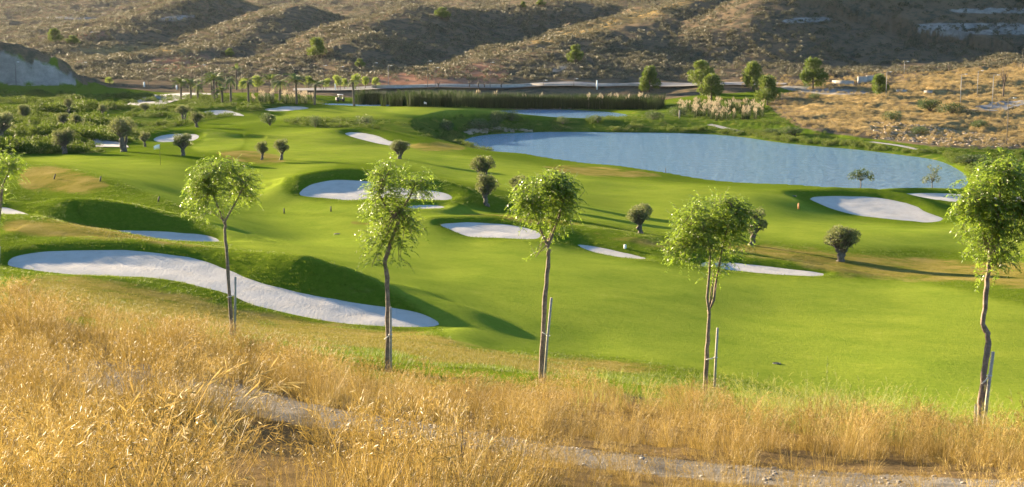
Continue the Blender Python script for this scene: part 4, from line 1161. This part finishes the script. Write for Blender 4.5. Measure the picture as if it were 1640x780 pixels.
PP = np.concatenate([strip_pts([(405, 160), (500, 160), (505, 166), (405, 167)], 50), strip_pts([(1075, 172), (1130, 168), (1220, 176), (1228, 190), (1150, 194), (1090, 186)], 150)])
scatter('pampas_leaves', reedp, PP, rng.uniform(.35, .6, len(PP)), M_weed)
scatter('pampas_grass', plp, PP, rng.uniform(.42, .68, len(PP)), M_plume)

# ------------------------------------------------------------------ scrub on hills, dry slope and wild ground
sh = []
for i in range(5):
    rs = np.random.default_rng(600 + i)
    lo = [(rs.uniform(-.5, .5), rs.uniform(-.5, .5), rs.uniform(.15, .5), rs.uniform(.3, .6)) for _ in range(3)]
    V, F = ball_crown(rs, lo, 70, .42, .22, .45)
    sh.append(np_mesh('scrub_clump', V, F))
sh2 = []
for i in range(5):
    rs = np.random.default_rng(640 + i)
    lo = [(rs.uniform(-.55, .55), rs.uniform(-.55, .55), rs.uniform(.15, .5), rs.uniform(.35, .6)) for _ in range(4)]
    V, F = ball_crown(rs, lo, 210, .24, .09, .4)
    sh2.append(np_mesh('undergrowth_clump', V, F))
M_scrub = leafy('dry_hill_scrub', [(0.032, 0.04, 0.024), (0.06, 0.066, 0.038), (0.11, 0.105, 0.062), (0.20, 0.165, 0.10)], 0.2, (0.18, 0.15, 0.07))
M_scrubg = leafy('green_undergrowth', [(0.03, 0.06, 0.010), (0.055, 0.095, 0.014), (0.105, 0.135, 0.026)], 0.3, (0.14, 0.18, 0.02), spec=0.05, patch=0.12)
NS = 80000
ym = np.exp(rng.uniform(math.log(440), math.log(1500), NS)); xm = rng.uniform(-.42, .40, NS) * ym
cl = fbm(xm / 30, ym / 45, 3)
k = (zone_at('hill', xm, ym) > .5) & (rng.uniform(-.8, .9, NS) < cl + .2)
xm, ym = xm[k], ym[k]
scatter('hill_scrub', sh, np.c_[xm, ym, ground_z(xm, ym)], rng.uniform(.4, 1.15, len(xm)) ** 1.2 * np.interp(ym, [440, 1100], [1, 1.7]), M_scrub)
M_gold = leafy('golden_slope_scrub', [(0.10, 0.10, 0.05), (0.20, 0.15, 0.06), (0.32, 0.225, 0.085), (0.40, 0.30, 0.14)], 0.25, (0.36, 0.26, 0.09))
sh3 = [m_.copy() for m_ in sh2]
ym = rng.uniform(262, 445, 4000); xm = rng.uniform(.16, .40, 4000) * ym
k = (zone_at('hill', xm, ym) > .5) & clear_of_holes(xm, ym, 1)
xm, ym = xm[k], ym[k]
scatter('slope_scrub', sh3, np.c_[xm, ym, ground_z(xm, ym)], rng.uniform(.25, .8, len(xm)), M_gold)
ym = np.exp(rng.uniform(math.log(175), math.log(425), 15000)); xm = rng.uniform(-.42, .36, 15000) * ym
cl = fbm(xm / 14, ym / 20, 3)
k = (zone_at('wild', xm, ym) > .5) & (zone_at('hill', xm, ym) < .5) & clear_of_holes(xm, ym, 1.2) & (cl > -.25)
xm, ym, cl = xm[k], ym[k], cl[k]
scatter('undergrowth', sh2, np.c_[xm, ym, ground_z(xm, ym)], np.clip(.5 + .9 * cl + rng.normal(0, .15, len(xm)), .25, 1.8) * np.interp(xm / ym, [-.3, -.15, 0], [1.35, 1.0, .7]), M_scrubg)
# --- rank green growth along the far shore of the lake
P, zf, w_ = WW[0]
xm = rng.uniform(P[:, 0].min() - 6, P[:, 0].max() + 10, 16000); ym = rng.uniform(215, P[:, 1].max() + 8, 16000)
d = sdf(P, xm, ym); mid_y = np.interp(xm, [-10, 20, 45, 70, 90], [262, 240, 225, 215, 205])
k = (d > .5) & (d < 4.5 + 2.5 * perlin(xm / 9, ym / 9)) & (ym > mid_y) & (rng.uniform(0, 1, len(xm)) < .45 + .6 * fbm(xm / 7, ym / 7, 2))
sh4 = [m_.copy() for m_ in sh2]
for m_ in sh4: m_.materials.clear()
M_shore = leafy('shore_growth', [(0.045, 0.075, 0.014), (0.085, 0.125, 0.022), (0.16, 0.175, 0.05)], 0.3, (0.16, 0.20, 0.03), spec=0.05, patch=0.1)
scatter('shore_growth', sh4, np.c_[xm, ym, ground_z(xm, ym)][k], rng.uniform(.35, 1.1, k.sum()), M_shore)
# --- rubble on the terraced dry slope
rb = []
for i in range(4):
    rs = np.random.default_rng(700 + i)
    V = np.array([(x, y, z) for x in (-1, 1) for y in (-1, 1) for z in (-1, 1)], float) * rs.uniform(.55, 1.0, (8, 3)) * np.array([.5, .35, .28])
    rb.append(np_mesh('stone', V, np.array([(0, 1, 3, 2), (4, 6, 7, 5), (0, 4, 5, 1), (2, 3, 7, 6), (0, 2, 6, 4), (1, 5, 7, 3)])))
M_stone = simple('pale_slope_stone', (0.22, 0.175, 0.125), (0.33, 0.27, 0.20), 3, 0.9)
ST = strip_pts([(1390, 195), (1450, 196), (1560, 212), (1630, 225), (1640, 238), (1500, 232), (1400, 222)], 650)
scatter('slope_rubble', rb, ST, rng.uniform(.2, .75, len(ST)), M_stone)
ST = strip_pts([(745, 209), (800, 206), (850, 209), (850, 211), (790, 212), (750, 216)], 70)
scatter('shore_stones', rb, ST, rng.uniform(.6, 1.8, len(ST)), M_stone)

ym = rng.uniform(8.5, 22, 9000); xm = rng.uniform(-.42, .42, 9000) * ym
k = (zone_at('soil', xm, ym) > .8) & (rng.uniform(0, 1, 9000) < .4)
xm, ym = xm[k], ym[k]
M_grit = simple('grey_track_stone', (0.11, 0.10, 0.088), (0.22, 0.20, 0.175), 9, 0.9)
rb2 = [m_.copy() for m_ in rb]
for m_ in rb2: m_.materials.clear()
scatter('track_stones', rb2, np.c_[xm, ym, ground_z(xm, ym)], .010 + .055 * rng.uniform(0, 1, len(xm)) ** 7 + .012 * rng.uniform(0, 1, len(xm)), M_grit)

# ------------------------------------------------------------------ paths and road
def ribbon(name, line, width, m, lift=0.05, cross='x'):
    """strip of paving laid on the ground along a line of photo points"""
    P = np.array([hit(*q)[:2] for q in line])
    t = np.linspace(0, len(P) - 1, (len(P) - 1) * 14 + 1)
    C = np.c_[np.interp(t, np.arange(len(P)), P[:, 0]), np.interp(t, np.arange(len(P)), P[:, 1])]
    for _ in range(6): C[1:-1] = (C[:-2] + C[1:-1] * 2 + C[2:]) / 4
    T = unit(np.gradient(C, axis=0)); Nn = np.c_[-T[:, 1], T[:, 0]]
    w = np.interp(t, np.arange(len(P)), np.broadcast_to(width, (len(P),)))
    k = 7; V = []
    for j in range(k):
        q = C + Nn * (w * (j / (k - 1) - .5))[:, None]
        V.append(np.c_[q, ground_z(q[:, 0], q[:, 1]) + lift])
    V = np.stack(V, 1); n_ = len(C)
    top = V.copy(); top[:, :, 2] = np.maximum(V[:, :, 2], V[:, :, 2].mean(1, keepdims=True) - .1)
    ii = np.arange(n_ * k).reshape(n_, k)
    F = np.stack([ii[:-1, :-1], ii[:-1, 1:], ii[1:, 1:], ii[1:, :-1]], -1).reshape(-1, 4)[:, ::-1]
    o = link(name, np_mesh(name, top.reshape(-1, 3), F, smooth=True), m); o['kind'] = 'structure'
    return C
M_path = simple('grey_path_concrete', (0.15, 0.145, 0.14), (0.21, 0.205, 0.195), 0.5, 0.9)
M_road = simple('pale_road_asphalt', (0.14, 0.13, 0.125), (0.20, 0.19, 0.18), 0.3, 0.9)
M_conc = simple('pale_concrete', (0.28, 0.26, 0.235), (0.40, 0.37, 0.34), 0.8, 0.85)
ribbon('cart_path', [(150, 209), (162, 213), (172, 222), (180, 236)], 4.2, M_path, .08)
ribbon('wide_path', [(200, 170), (235, 167), (258, 160), (285, 152), (330, 150)], [7, 9, 11, 14, 14], M_path, .12)
ribbon('lakeside_path', [(1136, 200), (1150, 203), (1166, 207), (1190, 212)], 1.5, M_path, .08)
ribbon('lakeside_path', [(1395, 228), (1440, 234), (1480, 242)], 1.3, M_path, .08)
ribbon('slope_track', [(1570, 178), (1590, 172), (1620, 167), (1660, 165)], 7, M_path, .08)
road = ribbon('road', [(470, 144), (540, 144), (620, 141), (720, 139), (850, 138), (960, 138), (1060, 137), (1180, 135), (1260, 134)], 8, M_road, .12)

def wall_along(label, line, h, th, group=None):
    P = [hit(*q) for q in line]
    t = thing('low_wall', label, 'wall', P[0], group)
    mb, cp = MB(), MB()
    for a, b in zip(P[:-1], P[1:]):
        c = (a + b) / 2; d = b - a; n_ = math.hypot(d.x, d.y)
        z0 = min(a.z, b.z) - .6; z1 = max(a.z, b.z) + h
        rz = math.atan2(d.y, d.x)
        mb.box(Vector((c.x, c.y, (z0 + z1) / 2)) - P[0], (n_ + .01, th, z1 - z0), rz)
        cp.box(Vector((c.x, c.y, z1 + .06)) - P[0], (n_ + .06, th + .12, .12), rz)
    link('wall', mb.mesh('wall_body'), M_conc, t); link('coping', cp.mesh('wall_coping'), M_conc, t)
wall_along('long low pale wall along the road below the brown hills', [(595, 141), (680, 140), (760, 139), (850, 138.5), (940, 138.5), (1030, 138.5)], .55, .35, 'pale concrete walls')
wall_along('short pale retaining wall right of the big lone pine', [(1333, 134), (1367, 136)], .8, .5, 'pale concrete walls')
wall_along('pale wall stepping up left of the compact pine', [(1374, 134), (1388, 132), (1402, 130)], 1.5, .5, 'pale concrete walls')
wall_along('pale low wall block on the dry slope, left one of a pair', [(1436, 147), (1452, 147)], .4, .5, 'pale concrete walls')
wall_along('pale low wall block on the dry slope, right one of a pair', [(1480, 149), (1493, 149)], .4, .5, 'pale concrete walls')

# --- lamp posts and poles
M_metal = simple('grey_galvanised_steel', (0.18, 0.18, 0.18), (0.25, 0.25, 0.25), 5, 0.5)
M_poled = simple('dark_pole_wood', (0.07, 0.06, 0.05), (0.12, 0.10, 0.08), 5, 0.8)
M_white = simple('white_paint', (0.70, 0.69, 0.66), (0.78, 0.77, 0.74), 5, 0.6)
M_glass = simple('lamp_glass', (0.65, 0.65, 0.62), (0.75, 0.75, 0.72), 5, 0.2)
GL = 'street lamps along the road'
def lamp(label, px, py, h, dark=False):
    p = hit(px, py); H = h * p.y / FPX
    t = thing('street_lamp', label, 'street lamp', p, GL)
    mb = MB(); mb.tube([(0, 0, -.3), (0, 0, H * .5), (0, 0, H)], [.085, .07, .055], 8)
    link('pole', mb.mesh('lamp_pole', True), M_poled if dark else M_metal, t)
    a = MB(); a.tube([(0, 0, H - .1), (.25, -.1, H + .05), (.75, -.3, H + .08)], [.05, .045, .04], 6); link('arm', a.mesh('lamp_arm', True), M_metal, t)
    hd = MB(); hd.box((.95, -.38, H + .08), (.62, .3, .14), -.38); link('lamp_head', hd.mesh('lamp_head'), M_glass, t)
for lab, px, py, h, dk in [
 ('grey lamp post right of the last light green roadside tree', 622, 141, 35, 0), ('tall lamp post at the right end of the red slope', 685, 141, 42, 1), ('lamp post just right of the tall one by the red slope', 697, 141, 32, 1),
 ('lamp post in front of the tan hill foot between bare trees', 785, 141, 40, 1), ('dark lamp post behind the light green trees, left one', 518, 144, 38, 1), ('dark lamp post beside the white post among light green trees', 545, 146, 38, 1),
 ('lamp post behind the last light green trees', 599, 142, 40, 1), ('lamp post on the bank below the cliff', 26, 137, 36, 1), ('lamp post at the right end of the cliff', 134, 137, 36, 1),
 ('tall lamp post at the foot of the left hill', 238, 143, 44, 1), ('tall lamp post left of the three-trunk palm clump', 324, 147, 42, 1), ('dark lamp post behind the cut in the left hill among palms', 432, 146, 34, 1),
 ('pale lamp post above the pale walls before the shaded hill', 1448, 118, 19, 0), ('lamp post beside the compact pine', 1419, 153, 37, 0), ('lamp post on the dry slope below the ridge line', 1538, 166, 46, 0),
 ('lamp post on the dry slope between two others', 1565, 152, 38, 0), ('lamp post on the dry slope above the pale track', 1589, 171, 50, 0), ('lamp post low on the dry slope nearest the lake', 1612, 232, 74, 1),
 ('lamp post at the right edge before the shaded hill', 1637, 109, 30, 1), ('dark lamp post rising from the road right of the tan hill foot', 870, 140, 11, 1), ('short post on the road near the tall white post', 919, 141, 14, 1)]:
    lamp(lab, px, py, h, dk)
def post(name, cat, label, px, py, h, r, m, group=None, cap=None, tilt=0.0):
    p = hit(px, py); H = h * p.y / FPX
    t = thing(name, label, cat, p, group)
    mb = MB(); mb.tube([(0, 0, -.15), (tilt * H * .5, 0, H * .5), (tilt * H, 0, H)], [r, r, r * .95], 8)
    link('shaft', mb.mesh(name + '_shaft', True), m, t)
    c = MB(); c.tube([(tilt * H, 0, H), (tilt * H, 0, H + r * .6)], [r * 1.15, r * .5], 8); link('cap', c.mesh(name + '_cap', True), cap or m, t)
    return t, H
post('white_post', 'post', 'white post on the road in front of the right hill', 956, 144, 14, .22, M_white)
post('white_post', 'post', 'white post on the road between light green trees', 537, 145, 10, .18, M_white)
post('white_post', 'post', 'short white post on the bank at the foot of the left hills', 231, 139, 7, .25, M_white)
post('white_post', 'post', 'short white post at the far side of the pale wide path', 283, 144, 7, .2, M_white)
post('pale_post', 'post', 'pale upright post on the raised lakeside tee', 1088, 190, 13, .16, M_stake)
M_marker = simple('dark_marker_wood', (0.035, 0.03, 0.025), (0.07, 0.06, 0.05), 8, 0.7)
GM = 'dark marker posts round the left green'
for lab, px, py, tl in [('dark tilted marker post on the shaded bank right of the left green', 253, 323, .3), ('marker post with pale face in the middle of the shaded bank', 160, 291, .25), ('dark tilted marker post at the upper left of the shaded bank', 86, 287, .4),
                    ('dark upright marker post below the centre bunker, left one', 455, 342, 0), ('dark upright marker post below the centre bunker, right one', 530, 339, 0)]:
    post('marker_post', 'marker post', lab, px, py, 8, .06, M_marker, GM, None, tl)
M_orange = simple('orange_paint', (0.55, 0.20, 0.05), (0.62, 0.26, 0.08), 6, 0.6)
post('orange_marker', 'marker post', 'short orange marker post left of the large right bunker', 1279, 335, 9, .09, M_orange)
post('white_marker', 'marker post', 'short white marker on the green bank under the grey green olive', 1001, 398, 5, .10, M_white)
post('peg', 'peg', 'small pale peg in the dark rough behind the grass on the left', 286, 524, 8, .03, M_stake)
post('water_post', 'post', 'thin dark post standing at the near lake edge', 1066, 277, 8, .05, M_marker)

def flag(label, px, py, h, left):
    p = hit(px, py); H = h * p.y / FPX
    t = thing('flagstick', label, 'golf flag', p)
    mb = MB(); mb.tube([(0, 0, -.1), (0, 0, H)], [.022, .016], 6); link('pole', mb.mesh('flag_pole', True), M_marker, t)
    V, F = [], []
    for k in range(7):
        u = k / 6; x = u * .62 * left; y = .07 * math.sin(u * 5); z = H - .02 - .18 * u * u
        V += [(x, y, z), (x, y + .02 * u, z - .5 + .12 * u)]
        if k: F.append((2 * k - 2, 2 * k - 1, 2 * k + 1, 2 * k))
    f = link('flag', np_mesh('flag_cloth', np.array(V), np.array(F), True), M_white, t)
    s = f.modifiers.new('thickness', 'SOLIDIFY'); s.thickness = .012
flag('white flag hanging on a thin dark pole on the left green', 257, 265, 34, -1)
flag('small white flag on the far green before the dark reeds', 679, 172, 9, 1)
M_drain = simple('dark_drain_cover', (0.03, 0.035, 0.02), (0.06, 0.06, 0.04), 6, 0.7)
for lab, px, py, r in [('dark round drain cover on the near fairway at right', 1244, 583, .16), ('dark round drain cover on the bank left of the large right bunker', 1270, 314, .35), ('dark round drain cover on the fairway left of the crooked tree', 540, 375, .2)]:
    p = hit(px, py); t = thing('drain_cover', lab, 'drain cover', p - Vector((0, 0, .015)))
    a = MB(); a.tube([(0, 0, -.1), (0, 0, .03)], [r, r], 16); link('lid', a.mesh('drain_lid'), M_drain, t)
    b = MB(); b.tube([(math.cos(x) * r * 1.08, math.sin(x) * r * 1.08, .02) for x in np.linspace(0, 6.283, 17)], [.03] * 17, 5, False); link('rim', b.mesh('drain_rim'), M_drain, t)

# --- bare burnt trees by the road
def bare_mesh(seed):
    rs = np.random.default_rng(seed); mb = MB()
    mb.tube([(0, 0, -.2), (.05, 0, .7), (0, 0, 1.2)], [.26, .2, .17], 7)
    for q in range(7):
        a = rs.uniform(0, 6.28); e = np.array([math.cos(a) * rs.uniform(.5, 1.2), math.sin(a) * .7, rs.uniform(1.7, 2.6)])
        mb.tube([(0, 0, 1.1), e * [.4, .4, .7] + [0, 0, .1], e], [.12, .09, .05], 5)
        for w in range(2): mb.tube([e * [.7, .7, .85], e + rs.normal(0, .25, 3) + [0, 0, .3]], [.05, .02], 4, False)
    return mb.mesh('bare_trunk', True)
BR = [bare_mesh(800 + i) for i in range(3)]
for i, (lab, px, py, h) in enumerate([('cut-back bare tree by the road, left of the long gap', 702, 141, 11), ('cut-back bare tree by the road right of the gap, first', 752, 141, 13), ('cut-back bare tree by the road right of the gap, second', 766, 141, 13),
        ('cut-back bare tree with thick arms beside a lamp post', 776, 141, 10), ('cut-back bare tree right of the lamp post by the road', 803, 141, 12), ('bare tree with drooping top on the ridge of the dry slope', 1520, 115, 12), ('tall bare tree with dark top near the right edge of the dry slope', 1607, 155, 45), ('low bare trunks by the road left of the big lone pine', 1268, 136, 9)]):
    p = hit(px, py); t = thing('bare_tree', lab, 'bare tree', p, 'bare cut-back trees', random.uniform(0, 6))
    s = h * p.y / FPX / 2.6; t.scale = (s if h < 30 else s * .35, s if h < 30 else s * .35, s)
    link('trunk', BR[i % 3], M_dead, t)

# --- dark cart on the grey bank beyond the far green
GBK = hit(545, 163)
M_dk = simple('dark_vehicle_paint', (0.02, 0.022, 0.028), (0.04, 0.042, 0.05), 4, 0.4)
M_tyre = simple('tyre_rubber', (0.015, 0.015, 0.015), (0.03, 0.03, 0.03), 8, 0.9)
t = thing('utility_cart', 'small dark cart with pale roof on the grey bank before the reeds', 'cart', GBK, None, .3)
b = MB(); b.box((0, 0, .55), (2.3, 1.15, .35)); b.box((.85, 0, .85), (.5, 1.1, .35)); b.box((-.75, 0, .9), (.8, 1.15, .4)); link('body', b.mesh('cart_body'), M_dk, t)
b = MB(); b.box((-.1, 0, .95), (.5, 1.0, .14)); b.box((-.36, 0, 1.2), (.1, 1.0, .45)); link('seat', b.mesh('cart_seat'), M_dk, t)
b = MB(); b.box((.05, 0, 1.9), (1.4, 1.15, .08)); link('roof', b.mesh('cart_roof'), M_white, t)
for x in (-.55, .7):
    for y in (-.5, .5):
        b = MB(); b.tube([(x, y, .8), (x, y, 1.87)], [.025, .025], 6); link('roof_post', b.mesh('cart_post'), M_dk, t)
for x in (-.75, .8):
    for y in (-.55, .55):
        b = MB(); b.tube([(x, y - .1, .27), (x, y + .1, .27)], [.27, .27], 14); link('wheel', b.mesh('cart_wheel'), M_tyre, t)

# --- single weeds in the near grass
p = hit(1324, 622)
t = thing('weed_stalk', 'single tall thin dark weed stalk rising above the grass on the right', 'weed', p)
b = MB(); H = 54 * p.y / FPX; b.tube([(0, 0, -.1), (-.01, 0, H * .5), (-.02, 0, H)], [.006, .005, .002], 5); link('stem', b.mesh('weed_stem'), M_weed, t)
rs = np.random.default_rng(3); k = 60; zz = rs.uniform(.1, H, k); a = rs.uniform(0, 6.28, k)
V, F = leaf_quads(np.c_[np.zeros(k), np.zeros(k), zz], unit(np.c_[np.cos(a), np.sin(a), np.full(k, .9)]), unit(rs.normal(size=(k, 3))), .07, .016); link('leaf', np_mesh('weed_leaves', V, F), M_dark, t)['kind'] = 'stuff'
p = hit(738, 772)
t = thing('dry_twig', 'bare dark branching twig sticking out of the grass at the bottom edge', 'twig', p)
b = MB()
for e in [(-.25, 0, .28), (.02, .02, .42), (.05, 0, .35), (-.12, .03, .2)]:
    b.tube([(0, 0, -.05), (e[0] * .3, 0, e[2] * .55), e], [.006, .005, .002], 5, False)
link('stem', b.mesh('twig_stem'), M_dead, t)

# ------------------------------------------------------------------ thin evening haze over the valley
m, N, L, p = mat('haze_volume')
N.remove(p)
pv = N.new('ShaderNodeVolumePrincipled')
pv.inputs['Color'].default_value = (0.92, 0.94, 1.0, 1); pv.inputs['Density'].default_value = HAZE; pv.inputs['Anisotropy'].default_value = 0.35
L.new(pv.outputs[0], N['Material Output'].inputs['Volume'])
zlo, zhi = float(GZ.min()) - 1.5, float(GZ.max()) + 15
hb = MB(); hb.box((0, 860, (zlo + zhi) / 2), (3900, 1760, zhi - zlo))
hz_o = link('haze', hb.mesh('haze'), m); hz_o['kind'] = 'stuff'
